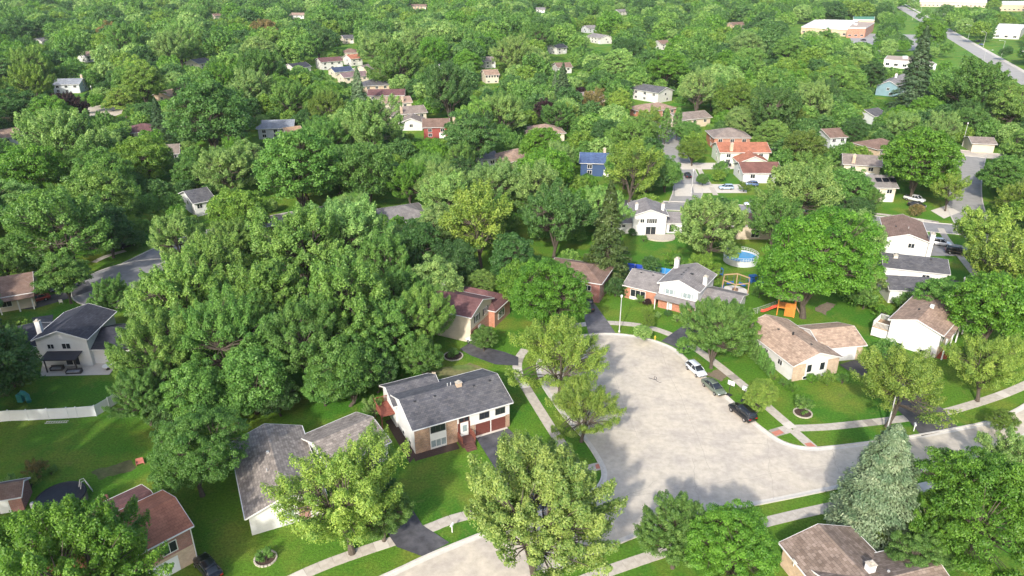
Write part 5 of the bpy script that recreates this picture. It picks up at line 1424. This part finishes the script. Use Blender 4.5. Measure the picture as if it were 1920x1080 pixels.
def car(label, front, rear, kind, colour, cname, group='parked cars', length=None):
    a, b = G(*front), G(*rear)
    yaw = math.atan2(a[1] - b[1], a[0] - b[0]); x, y = (a[0] + b[0]) / 2, (a[1] + b[1]) / 2
    m = car_meshes(kind); pm = paint('car_paint_' + cname, colour)
    root = empty('parked_car', (x, y, .06), yaw, label, 'truck' if kind == 'pickup' else 'car', group)
    k = kind + cname
    if k not in CAR: CAR[k] = (m['body'].mesh('body', pm, True), m['roof'].mesh('roof', pm, True))
    link('body', CAR[k][0], root); link('cabin_glass', m['glass'], root); link('roof', CAR[k][1], root)
    for sx in m['xs']:
        for sg in (-1, 1):
            w_ = link('wheel', m['wheel'], root, Matrix.Translation((sx, sg * (m['W'] - .07), m['R'])) @ Matrix.Rotation(math.pi / 2, 4, 'X'))
            link('rim', m['rim'], w_)
    for sg in (-1, 1):
        link('headlight', m['hl'], root, Matrix.Translation((m['f'][0] - .06, sg * .55, m['f'][3] - .10)))
        link('tail_light', m['tl'], root, Matrix.Translation((m['q'][0] + .06, sg * .58, m['q'][3] - .08)) @ Matrix.Rotation(math.pi, 4, 'Z'))
    if kind == 'pickup': MB().box(-2.55, -.8, -.74, .74, 1.104, 1.13).build('truck_bed', BED, root)
    FOOT.append((x, y, 3))
    return root
CARS = (
    ('black SUV parked at the right kerb, nearest of the three', (1369, 762), (1414, 798), 'suv', (.012, .012, .014), 'black'), ('grey-green sedan parked at the right kerb, middle of the three', (1357, 748), (1319, 716), 'sedan', (.14, .17, .13), 'green'),
    ('silver-white car parked at the right kerb under the street tree', (1320, 712), (1290, 686), 'hatch', (.62, .66, .70), 'silver'), ('black car in the dark worn driveway of the tan-roofed house', (1622, 680), (1652, 702), 'hatch', (.014, .015, .02), 'blueblack'),
    ('white hatchback in front of the maroon-roofed house', (882, 640), (908, 648), 'hatch', (.75, .76, .77), 'white'), ('dark pickup in the grey driveway above the turning circle', (1101, 566), (1106, 588), 'pickup', (.02, .02, .024), 'charcoal'),
    ('red coupe on the left driveway', (48, 571), (92, 560), 'sedan', (.32, .035, .02), 'red'), ('dark blue car behind the red coupe', (97, 549), (138, 538), 'sedan', (.015, .02, .05), 'navy'), ('black car at the top of the left turning circle', (226, 467), (250, 460), 'sedan', (.012, .012, .014), 'black'),
    ('white SUV beside the white house with a big chimney', (1777, 462), (1747, 458), 'suv', (.75, .76, .77), 'white'), ('black SUV next to the white SUV on the right', (1812, 479), (1774, 474), 'suv', (.012, .012, .014), 'black'),
    ('white pickup beside the house with solar panels', (1729, 381), (1699, 374), 'pickup', (.75, .76, .77), 'white'), ('black car in front of the white pickup', (1735, 391), (1702, 386), 'sedan', (.012, .012, .014), 'black'),
    ('pale blue hatchback on the concrete driveway', (1348, 355), (1374, 355), 'hatch', (.38, .50, .62), 'paleblue'), ('dark car on the drive by the red-roofed houses', (1346, 311), (1368, 312), 'sedan', (.02, .02, .026), 'charcoal'), ('black car parked on the middle street', (1285, 326), (1293, 338), 'sedan', (.012, .012, .014), 'black'),
    ('blue car half hidden by shrubs below the white house with red-brown roof', (1395, 348), (1420, 349), 'hatch', (.10, .16, .30), 'blue'), ('white sedan on the cross street', (1398, 386), (1424, 387), 'sedan', (.75, .76, .77), 'white'), ('black car beside the orange-red roofed brick house', (375, 1050), (408, 1092), 'sedan', (.012, .012, .014), 'black'),
    ('red car by the grey house at the upper left', (92, 184), (106, 181), 'sedan', (.32, .035, .02), 'red'), ('dark car by the upper left turning circle', (163, 184), (188, 185), 'suv', (.012, .012, .014), 'black'), ('silver car in the school car park', (1640, 72), (1655, 73), 'suv', (.62, .66, .70), 'silver'), ('dark car in the school car park', (1612, 76), (1625, 77), 'sedan', (.02, .02, .026), 'charcoal'),
    ('white car on the frontage of the arterial road', (1757, 93), (1775, 93), 'suv', (.75, .76, .77), 'white'), ('blue car right of the arterial road', (1824, 77), (1842, 80), 'sedan', (.015, .02, .05), 'navy'), ('second blue car right of the arterial road', (1830, 83), (1848, 87), 'sedan', (.10, .16, .30), 'blue'), ('car driving on the arterial road', (1700, 33), (1690, 28), 'sedan', (.62, .66, .70), 'silver'))
for c_ in CARS: car(*c_)

# ------------------------------------------------------------------ lamp posts and poles
def lamp(label, base, h, arm, rz, group='street lamps'):
    x, y = base if isinstance(base, tuple) else base
    root = empty('street_lamp', (x, y, 0), rz, label, 'street lamp', group)
    MB().tube([(0, 0, -.2), (0, 0, h * .5), (0, 0, h)], [.12, .095, .065], 8).lathe([(0, .02), (.2, .02), (.2, .3), (.13, .4), (0, .4)], 10).build('pole', STEEL, root)
    if arm:
        MB().tube([(0, 0, h - .5), (arm * .4, 0, h + .25), (arm, 0, h + .35)], [.05, .045, .04], 6).build('arm', STEEL, root)
        hd = MB(); loft(hd, [[(arm - .15, y_, z_ + h + .33) for y_, z_ in ((.08, -.05), (.08, .06), (-.08, .06), (-.08, -.05))], [(arm + .25, y_, z_ + h + .33) for y_, z_ in ((.17, -.1), (.12, .1), (-.12, .1), (-.17, -.1))], [(arm + .7, y_, z_ + h + .33) for y_, z_ in ((.07, -.05), (.05, .04), (-.05, .04), (-.07, -.05))]])
        hd.build('lamp_head', TRIM, root)
    else:
        MB().lathe([(0, h), (.16, h), (.22, h + .35), (.12, h + .5), (0, h + .55)], 12).build('lamp_head', TRIM, root)
    return root
lamp('lamp post with long arm rising above the blue spruce', G(1660, 818), 8.0, 2.3, .3)
lamp('plain lamp post on the lawn strip at the top of the turning circle', G(1161, 623), 7.0, 0, 0)
lamp('lamp post with arm among trees by the left turning circle', G(148, 512), 8.2, 2.4, .4)
lamp('white lamp post by the upper left turning circle', G(178, 196), 8.0, 0, 0)
lamp('lamp post beside the upper right street', G(1804, 274), 8.0, 0, 0)
lamp('short white lamp post on the drive of the dark-grey-roofed house', G(1801, 551), 3.2, 0, 0)
lamp('lamp post at the bend of the middle street', G(1296, 362), 6.5, 0, 0)
ar = gp([(1990, 174), (1895, 122), (1832, 85), (1755, 42), (1705, 14), (1672, -4)])
acc = 0; k_ = 0
seg = [(a, b, math.hypot(b[0] - a[0], b[1] - a[1])) for a, b in zip(ar, ar[1:])]
tot = sum(s_[2] for s_ in seg)
n_l = 15
for i in range(n_l):
    d_ = tot * (i + .3) / n_l
    for a, b, l in seg:
        if d_ <= l: break
        d_ -= l
    t_ = min(d_ / l, 1); p_ = (a[0] + (b[0] - a[0]) * t_ , a[1] + (b[1] - a[1]) * t_); an = math.atan2(b[1] - a[1], b[0] - a[0])
    lamp('arched lamp on the far side of the arterial road, %s from the right edge' % ORD[i], (p_[0] + 2.5 * math.sin(an), p_[1] - 2.5 * math.cos(an)), 10.5, 3.0, an + math.pi / 2, 'lamps along the arterial road')
    if i % 3 == 1: lamp('arched lamp on the near side of the arterial road opposite the %s far lamp' % ORD[i], (p_[0] - 20 * math.sin(an), p_[1] + 20 * math.cos(an)), 10.5, 3.0, an - math.pi / 2, 'lamps along the arterial road')
for i, px in enumerate(((1558, 38), (1583, 36), (1588, 37), (1610, 34), (1661, 40), (1664, 38), (1669, 37), (1672, 39))):
    o = MB().tube([(0, 0, -.3), (0, 0, 12)], [.22, .14], 7).box(-1.1, 1.1, -.06, .06, 11.0, 11.2).build('utility_pole', mat('pole_pale', (.45, .40, .34), .9, .2), None, TR(*G(*px), 0, i * .7))
    tag(o, 'pale utility pole behind the school building, %s from the left' % ORD[i], 'utility pole', 'utility poles by the school')

# ------------------------------------------------------------------ garden things
# white vinyl fence: one panel between each pair of posts
fp = gp([(-45, 794), (0, 791), (20, 789), (54, 788), (92, 786), (129, 784), (146, 783), (181, 780), (206, 765), (227, 751)])
VINYL = mat('white_vinyl', (.62, .64, .66), .45, .04)
fr = empty('fence', (fp[4][0], fp[4][1], 0), 0, 'white vinyl privacy fence across the left-hand lawn', 'fence')
ox, oy = fp[4]
for a, b in zip(fp, fp[1:]):
    l = math.hypot(b[0] - a[0], b[1] - a[1]); M = TR(a[0] - ox, a[1] - oy, 0, math.atan2(b[1] - a[1], b[0] - a[0]))
    p = MB().box(.07, l - .07, -.02, .02, .08, 1.72).box(.07, l - .07, -.035, .035, 1.721, 1.80).box(.07, l - .07, -.035, .035, .02, .079)
    for q in np.arange(.3, l - .1, .3): p.box(q, q + .012, -.026, .026, .1, 1.7)
    p.build('panel', VINYL, fr, M)
for a in fp: MB().box(-.065, .065, -.065, .065, -.2, 1.86).box(-.08, .08, -.08, .08, 1.861, 1.92).build('post', VINYL, fr, TR(a[0] - ox, a[1] - oy))
# ladder lying by the fence
lb = MB().box(0, 3.2, -.03, .03, 0, .05).box(0, 3.2, .4, .46, 0, .05)
for i in range(9): lb.box(.2 + i * .35, .25 + i * .35, -.03, .46, .051, .08)
tag(lb.build('ladder', TRIM, None, TR(*G(84, 794), .02, .05)), 'white ladder lying at the foot of the white fence', 'ladder')
# covered round pool lower left
px_, py_ = G(118, 945)
cp = empty('covered_pool', (px_, py_, 0), 0, 'black covered round pool in the lower left yard', 'pool')
MB().lathe([(2.75, 0), (2.8, .02), (2.8, 1.15), (2.72, 1.18)], 36).build('pool_wall', mat('pool_wall_tan', (.25, .21, .16), .7, .15), cp)
MB().lathe([(2.86, 1.181), (2.9, 1.22), (2.6, 1.24), (2.5, 1.16), (1.2, 1.10), (0, 1.08)], 36).build('pool_cover', mat('pool_cover_black', (.010, .010, .014), .5, .4, 2, bump=.6), cp, smooth=True)
ld = MB()
for x in (-.28, .28): ld.tube([(x, 2.2, 1.1), (x, 2.5, 2.1), (x, 2.95, 2.1), (x, 3.4, 0)], .035, 6)
for t in range(5): ld.box(-.28, .28, 3.0 + t * .08, 3.12 + t * .08, 1.55 - t * .32, 1.59 - t * .32)
ld.build('pool_ladder', TRIM, cp, Matrix.Rotation(-.75, 4, 'Z'))
pu = MB().lathe([(0, 0), (.3, 0), (.3, .6), (.2, .75), (0, .78)], 14).box(.3, .9, -.2, .2, 0, .35); pu.build('pool_pump', STEEL, cp, TR(-3.3, -.6))
# blue round pool
px_, py_ = G(1388, 490)
bp = empty('round_pool', (px_, py_, 0), 0, 'blue above-ground round pool with white rail behind the pale maple', 'pool')
MB().lathe([(3.6, 0), (3.7, .02), (3.7, 1.3), (3.8, 1.31), (3.8, 1.36), (3.5, 1.36), (3.5, .4)], 40).build('pool_wall', mat('pool_wall_pale', (.50, .52, .52), .6, .1), bp)
MB().lathe([(3.49, 1.12), (0, 1.12)], 40).build('pool_water', mat('pool_water', (.03, .22, .42), .08, .15, .7, spec=.6), bp)
rl = MB()
for i in range(40):
    t0, t1 = 2 * math.pi * i / 40, 2 * math.pi * (i + 1) / 40
    rl.tube([(3.75 * math.cos(t0), 3.75 * math.sin(t0), 1.36), (3.75 * math.cos(t0), 3.75 * math.sin(t0), 2.1)], .03, 4)
    for z in (2.1, 1.75): rl.tube([(3.75 * math.cos(t0), 3.75 * math.sin(t0), z), (3.75 * math.cos(t1), 3.75 * math.sin(t1), z)], .035, 4, False)
rl.build('pool_rail', TRIM, bp)
LANDMARKS.append((1388, 490, 'the blue round pool'))
# blue screen fence at the end of the back lawn
bs = gp([(1176, 507), (1190, 509), (1204, 511), (1218, 513), (1232, 515), (1246, 517), (1262, 520)])
bf = empty('screen_fence', (*bs[0], 0), 0, 'bright blue fabric screen fence at the end of the back lawn', 'fence')
for i, (a, b) in enumerate(zip(bs, bs[1:])):
    l = math.hypot(b[0] - a[0], b[1] - a[1]); M = TR(a[0] - bs[0][0], a[1] - bs[0][1], 0, math.atan2(b[1] - a[1], b[0] - a[0]))
    MB().box(.04, l - .04, -.015, .015, .1, 1.75).build('panel', mat('screen_blue' if i < 3 else 'screen_light_blue', (.012, .05, .36) if i < 3 else (.03, .20, .48), .7, .2, 1.5), bf, M)
    MB().tube([(0, 0, 0), (0, 0, 1.9)], .04, 6).build('post', STEEL, bf, M)
# hexagonal swing frame round a white gravel disc
sx_, sy_ = G(1378, 545)
struct(MB().lathe([(0, .05), (2.5, .05), (2.55, 0)], 32).build('gravel_disc', mat('white_gravel', (.55, .52, .48), .95, .2, 4, bump=.5), None, TR(sx_, sy_)), 'round white gravel disc inside the swing frame')
sw = empty('swing_frame', (sx_, sy_, 0), 0, 'hexagonal timber swing frame over the white gravel disc', 'swing')
hx = [(2.9 * math.cos(math.radians(60 * i + 10)), 2.9 * math.sin(math.radians(60 * i + 10))) for i in range(6)]
for i in range(6):
    MB().box(-.08, .08, -.08, .08, 0, 2.5).build('post', WOODT, sw, TR(*hx[i]))
    a, b = hx[i], hx[(i + 1) % 6]; l = math.hypot(b[0] - a[0], b[1] - a[1]); M = TR(*a, 0, math.atan2(b[1] - a[1], b[0] - a[0]))
    MB().box(0, l, -.07, .07, 2.501, 2.7).build('beam', WOODT, sw, M)
    if i in (0, 1, 2): MB().box(l / 2 - .7, l / 2 + .7, -.25, .25, .5, .58).box(l / 2 - .7, l / 2 + .7, .2, .27, .581, 1.1).tube([(l / 2 - .7, 0, .55), (l / 2 - .7, 0, 2.5)], .015, 4).tube([(l / 2 + .7, 0, .55), (l / 2 + .7, 0, 2.5)], .015, 4).build('swing_seat', mat('swing_blue', (.02, .09, .30), .7), sw, M)
pit = MB().lathe([(0, .3), (.35, .3), (.5, .45), (.6, .45), (.6, .05)], 18).build('fire_pit', mat('fire_pit', (.16, .10, .07), .9), None, TR(sx_, sy_)); tag(pit, 'round rusty fire pit in the middle of the white gravel disc', 'fire pit')
for i, q in enumerate(((1411, 530), (1432, 533), (1347, 517))):
    o = MB(); M = TR(*G(*q), 0, .3)
    o.box(-.75, .75, -.5, .5, .35, .42, M).box(-.75, .75, .42, .5, .421, 1.5, M)
    for x in (-.7, .7):
        o.box(x - .04, x + .04, -.5, -.42, 0, 1.6, M).box(x - .04, x + .04, .51, .58, 0, 1.6, M)
    o.box(-.78, .78, -.52, .6, 1.601, 1.66, M)
    tag(o.build('canopy_bench', mat('canvas_blue', (.02, .11, .34), .8)), ('blue canopied garden seat just right of the swing frame', 'blue canopied garden seat second right of the swing frame', 'blue canopied garden seat behind the white and orange brick house')[i], 'garden seat', 'blue garden seats')
# play tower
tx, ty = G(1472, 588)
pt = empty('play_tower', (tx, ty, 0), -.35, 'orange cedar play tower with grey roof and red slide behind the tan-roofed house', 'play tower'); pt.scale = (1.2, 1.2, 1.25)
MB().box(-1.3, 1.3, -1.1, 1.1, 1.3, 1.42).build('platform', WOODO, pt)
for x in (-1.25, 1.25):
    for y in (-1.05, 1.05): MB().box(x - .07, x + .07, y - .07, y + .07, -.1, 3.0).build('post', WOODO, pt)
for i in range(9):
    MB().box(-.2 + i * .16, -.06 + i * .16, -1.16, -1.12, .1, 2.3).build('board', WOODO, pt)
for i in range(12): MB().box(1.32, 1.36, -1.1 + i * .185, -.94 + i * .185, .1, 2.3).build('board', WOODO, pt)
for y0, y1, z0, z1 in ((-1.6, 0, 2.95, 3.7), (0, 1.6, 3.7, 2.95)):
    MB().add([(-1.8, y0, z0), (1.8, y0, z0), (1.8, y1, z1), (-1.8, y1, z1), (-1.8, y0, z0 + .1), (1.8, y0, z0 + .1), (1.8, y1, z1 + .1), (-1.8, y1, z1 + .1)], [(3, 2, 1, 0), (4, 5, 6, 7), (0, 1, 5, 4), (1, 2, 6, 5), (2, 3, 7, 6), (3, 0, 4, 7)]).build('roof_panel', WOODG, pt)
sl_ = MB(); loft(sl_, [[(x, y, z) for y, z in ((-.95, h_), (-.9, h_ + .25), (-.85, h_ + .05), (-.45, h_ + .05), (-.4, h_ + .25), (-.35, h_))] for x, h_ in ((-1.2, 1.4), (-2.0, .95), (-2.8, .4), (-3.3, .15), (-3.7, .12))]); sl_.build('slide', mat('slide_red', (.50, .06, .03), .4), pt)
la = MB()
for y in (.2, .7): la.tube([(1.3, y, 1.5), (2.3, y, 0)], .05, 5)
for i in range(5): la.tube([(1.45 + i * .18, .2, 1.3 - i * .27), (1.45 + i * .18, .7, 1.3 - i * .27)], .035, 4)
la.build('ladder', WOODT, pt)
# timber fence by the cross street
tf = gp([(1562, 433), (1582, 434), (1602, 436), (1622, 438), (1642, 440), (1660, 442)])
tfr = empty('timber_fence', (*tf[0], 0), 0, 'dark weathered timber fence left of the white house with a big chimney', 'fence')
for a, b in zip(tf, tf[1:]):
    l = math.hypot(b[0] - a[0], b[1] - a[1]); M = TR(a[0] - tf[0][0], a[1] - tf[0][1], 0, math.atan2(b[1] - a[1], b[0] - a[0]))
    for i in range(3): MB().box(.06, l - .06, -.02, .02, .15 + i * .55, .6 + i * .55).build('board', WOODG, tfr, M)
    MB().box(-.06, .06, -.06, .06, -.1, 1.9).build('post', WOODG, tfr, M)
# chain-link fence behind the tan house
cf = gp([(1350, 607), (1385, 598), (1420, 588), (1448, 578), (1470, 570)])
cfr = empty('wire_fence', (*cf[0], 0), 0, 'thin grey wire fence behind the street tree and the play tower', 'fence')
for a, b in zip(cf, cf[1:]):
    l = math.hypot(b[0] - a[0], b[1] - a[1]); M = TR(a[0] - cf[0][0], a[1] - cf[0][1], 0, math.atan2(b[1] - a[1], b[0] - a[0]))
    MB().tube([(0, 0, 0), (0, 0, 1.35)], .035, 6).build('post', STEEL, cfr, M)
    m_ = MB().tube([(0, 0, 1.3), (l, 0, 1.3)], .025, 4)
    for q in np.arange(0, l, .35): m_.tube([(q, 0, .1), (min(q + .6, l), 0, 1.28)], .006, 3, False).tube([(q, .01, 1.28), (min(q + .6, l), .01, .1)], .006, 3, False)
    m_.build('wire_panel', STEEL, cfr, M)
# basketball hoops by the kerb
for q, lab in (((1367, 741), 'small basketball hoop at the kerb beside the grey-green sedan'), ((1394, 752), 'small basketball hoop by the pavement right of the other')):
    b_ = empty('basketball_hoop', (*G(*q), 0), 2.4, lab, 'basketball hoop', 'basketball hoops by the kerb')
    MB().prism([(-.4, -.3), (.4, -.3), (.3, .45), (-.3, .45)], .0, .16).build('base', DARKTRIM, b_)
    MB().tube([(0, .2, .1), (0, .1, 1.6), (0, -.1, 2.2)], .05, 7).build('pole', DARKTRIM, b_)
    bd = MB().box(-.55, .55, -.20, -.16, 1.75, 2.5).build('backboard', WHITE, b_)
    MB().box(-.25, .25, -.215, -.201, 1.9, 1.94).box(-.25, .25, -.215, -.201, 2.2, 2.24).box(-.25, -.21, -.215, -.201, 1.941, 2.199).box(.21, .25, -.215, -.201, 1.941, 2.199).build('target_square', REDPAD, bd)
    MB().tube([(.2 * math.cos(t * .5236), -.42 + .2 * math.sin(t * .5236), 1.85) for t in range(13)], .02, 5).build('rim', REDPAD, b_)
# chairs behind the bilevel house
for q, rz, lab in (((799, 716), .3, 'left wooden lawn chair behind the bilevel house'), ((812, 711), -.2, 'right wooden lawn chair behind the bilevel house')):
    ch = empty('lawn_chair', (*G(*q), 0), rz, lab, 'chair', 'lawn chairs')
    CH = mat('chair_pale_wood', (.48, .40, .31), .8, .2)
    for i in range(5):
        MB().box(-.33 + i * .135, -.215 + i * .135, .22, .27, .38, 1.15, Matrix.Rotation(-.3, 4, 'X')).build('back_slat', CH, ch)
        MB().box(-.33, .33, -.38 + i * .13, -.27 + i * .13, .38 - i * .02, .42 - i * .02).build('seat_slat', CH, ch)
    for x in (-.4, .4):
        MB().box(x - .07, x + .07, -.42, .3, .6, .64).build('armrest', CH, ch)
        for y in (-.38, .2): MB().box(x - .04, x + .04, y - .04, y + .04, 0, .599).build('leg', CH, ch)
# pergola, furniture on the left patio
gx, gy = G(128, 690)
pg = empty('pergola', (gx, gy, 0), .03, 'black patio pergola with solid roof behind the navy-roofed white house', 'pergola')
for x in (-2.6, 2.3):
    for y in (-1.4, 1.6): MB().box(x - .08, x + .08, y - .08, y + .08, -.05, 2.45).build('post', DARKTRIM, pg)
MB().add([(-3.0, -1.9, 2.46), (2.7, -1.9, 2.46), (2.7, 2.0, 2.95), (-3.0, 2.0, 2.95), (-3.0, -1.9, 2.6), (2.7, -1.9, 2.6), (2.7, 2.0, 3.09), (-3.0, 2.0, 3.09)], [(3, 2, 1, 0), (4, 5, 6, 7), (0, 1, 5, 4), (1, 2, 6, 5), (2, 3, 7, 6), (3, 0, 4, 7)]).build('roof', mat('pergola_roof', (.030, .029, .036), .6, .15), pg)
RAT = mat('rattan_dark', (.05, .048, .05), .8); CUSH = mat('cushion_grey', (.25, .26, .28), .9)
for q, lab, L_ in (((108, 694), 'grey cushioned outdoor sofa under the pergola', 2.0), ((140, 700), 'long low outdoor sofa at the patio edge', 2.4)):
    so = empty('outdoor_sofa', (*G(*q), .05), .1, lab, 'sofa', 'patio sofas')
    MB().box(-L_ / 2, L_ / 2, -.4, .4, .05, .32).box(-L_ / 2, L_ / 2, .28, .4, .321, .75).box(-L_ / 2, -L_ / 2 + .15, -.4, .279, .321, .58).box(L_ / 2 - .15, L_ / 2, -.4, .279, .321, .58).build('frame', RAT, so)
    for i in range(2): MB().box(-L_ / 2 + .17 + i * (L_ - .32) / 2, -L_ / 2 + .15 + (i + 1) * (L_ - .32) / 2, -.38, .26, .323, .45).build('cushion', CUSH, so)
tb = empty('round_table', (*G(203, 693), .05), 0, 'round white patio table beside the grove', 'table')
MB().lathe([(0, .7), (.75, .7), (.77, .73), (.75, .76), (0, .76)], 24).build('tabletop', WHITE, tb); MB().lathe([(.35, 0), (.1, .06), (.07, .69), (0, .69)], 12).build('pedestal', DARKTRIM, tb)
gr = empty('barbecue_grill', (*G(180, 672), .05), .2, 'black barbecue grill at the wall of the navy-roofed house', 'grill')
MB().box(-.6, .6, -.28, .28, .1, .85).build('cabinet', DARKTRIM, gr); MB().xprism([(-.28, .86), (.28, .86), (.2, 1.15), (-.1, 1.2)], -.45, .45).build('lid', RUBBER, gr)
ys = MB().box(-.35, .35, -.01, .01, .35, .95).tube([(-.3, 0, 0), (-.3, 0, .9)], .015, 4).tube([(.3, 0, 0), (.3, 0, .9)], .015, 4).build('yard_sign', WHITE, None, TR(*G(115, 570), 0, .2))
tag(ys, 'white yard sign on the lawn by the red coupe', 'sign')
# mailboxes
for q, lab in (((848, 998), 'white mailbox on a post beside the lower left black driveway'), ((1713, 808), 'white mailbox on the lawn strip by the right-hand driveway')):
    mb_ = empty('mailbox', (*G(*q), 0), 1.2, lab, 'mailbox', 'mailboxes')
    MB().box(-.05, .05, -.05, .05, 0, 1.05).build('post', WHITE, mb_)
    MB().xprism([(-.13, 1.051), (.13, 1.051), (.13, 1.2), (.07, 1.29), (-.07, 1.29), (-.13, 1.2)], -.3, .3).build('box', WHITE, mb_)
hy = MB().lathe([(0, 0), (.16, 0), (.16, .06), (.1, .08), (.1, .5), (.14, .52), (.12, .62), (.05, .7), (0, .7)], 12).box(-.2, .2, -.05, .05, .36, .46)
tag(hy.build('fire_hydrant', mat('hydrant_yellow', (.55, .42, .05), .5), None, TR(*G(1228, 636))), 'yellow fire hydrant on the strip above the turning circle', 'hydrant')
# stone rings
def ring(px, r, n, lab):
    c = G(*px); root = empty('stone_ring', (*c, 0), 0, lab, 'edging', 'stone edging rings')
    MB().lathe([(0, .05), (r, .04)], 20).build('mulch', MULCH, root)
    me = MB().box(-.15, .15, -.09, .09, 0, .17).mesh('stone', STONE)
    for i in range(n):
        t = 2 * math.pi * i / n; link('stone', me, root, TR(r * math.cos(t), r * math.sin(t), RNG.uniform(-.02, .01), t + math.pi / 2 + RNG.uniform(-.1, .1)))
ring((1215, 622), .8, 16, 'pale stone ring round the young street tree at the turning circle')
ring((850, 668), 1.6, 30, 'stone edging ring round the shrub by the maroon-roofed house')
ring((1505, 775), 1.3, 26, 'mulch bed with stone edge round the front lawn shrub')
ring((498, 1048), 1.2, 20, 'stone ring on the lower left lawn')
x, y = G(1215, 622); plant(x, y, 2.6, 'S', 'lime', 1, 'young lime green street tree in the stone ring', 1.3)
# teal tube slide at the left edge
tag(MB().tube([(0, 0, 1.6), (.4, .2, 1.3), (.9, .1, .9), (1.2, -.3, .5), (1.5, -.6, .3)], .35, 10).box(-.5, .3, -.4, .4, 0, 1.3).build('tube_slide', mat('slide_teal', (.03, .22, .20), .5), None, TR(*G(42, 752))), 'teal children\'s tube slide behind the white fence', 'slide')
tag(MB().box(-.45, .45, -.3, .3, .25, .32).box(-.45, .45, .25, .32, .33, .8).box(-.5, -.44, -.3, .3, 0, .5).box(.44, .5, -.3, .3, 0, .5).build('toy_bench', mat('toy_pink', (.42, .16, .12), .6), None, TR(*G(263, 870), 0, .5)), 'small pink toy bench at the edge of the lower left trees', 'bench')
# brick paver pile by the covered pool
tag(MB().box(-.7, .7, -.5, .5, 0, .12).box(-.5, .6, -.4, .45, .121, .24).build('paver_step', mat('paver_red', (.40, .17, .11), .9, .25, 4), None, TR(*G(192, 936), 0, .6)), 'low stack of reddish pavers beside the covered pool', 'pavers')
# storage shed by the red roofs
for q, W_, lab, rm_, wm2 in (((1455, 282), 2.6, 'small white garden shed right of the long red roof', R_TAUPE, W_WHITE), ((1562, 345), 3.0, 'white garden shed left of the round green tree', R_LG, W_WHITE), ((20, 945), 3.4, 'brown garden shed at the lower left edge', R_BRN, W_REDB)):
    c = G(*q); sr = empty('garden_shed', (*c, 0), .3, lab, 'shed', 'garden sheds')
    sv = Vol(sr, c[0], c[1], .3, W_ + .6, W_, 2.1, 3.0, rm_, wm2, ov=.2); sv.door('F', 0, .05, 1.2, 1.8)

# ------------------------------------------------------------------ the air
hz = bpy.data.materials.new('haze_air'); hz.use_nodes = True
hz.node_tree.nodes.clear()
ho = hz.node_tree.nodes.new('ShaderNodeOutputMaterial'); pv = hz.node_tree.nodes.new('ShaderNodeVolumePrincipled')
pv.inputs['Color'].default_value = (.86, .92, 1.0, 1); pv.inputs['Density'].default_value = .00005; pv.inputs['Anisotropy'].default_value = .1
hz.node_tree.links.new(pv.outputs[0], ho.inputs['Volume'])
HAZE = True
if HAZE:
    tag(MB().box(-2200, 2200, -60, 2600, -1.5, 66).build('haze', hz), 'thin pale summer haze over the neighbourhood', kind='stuff')
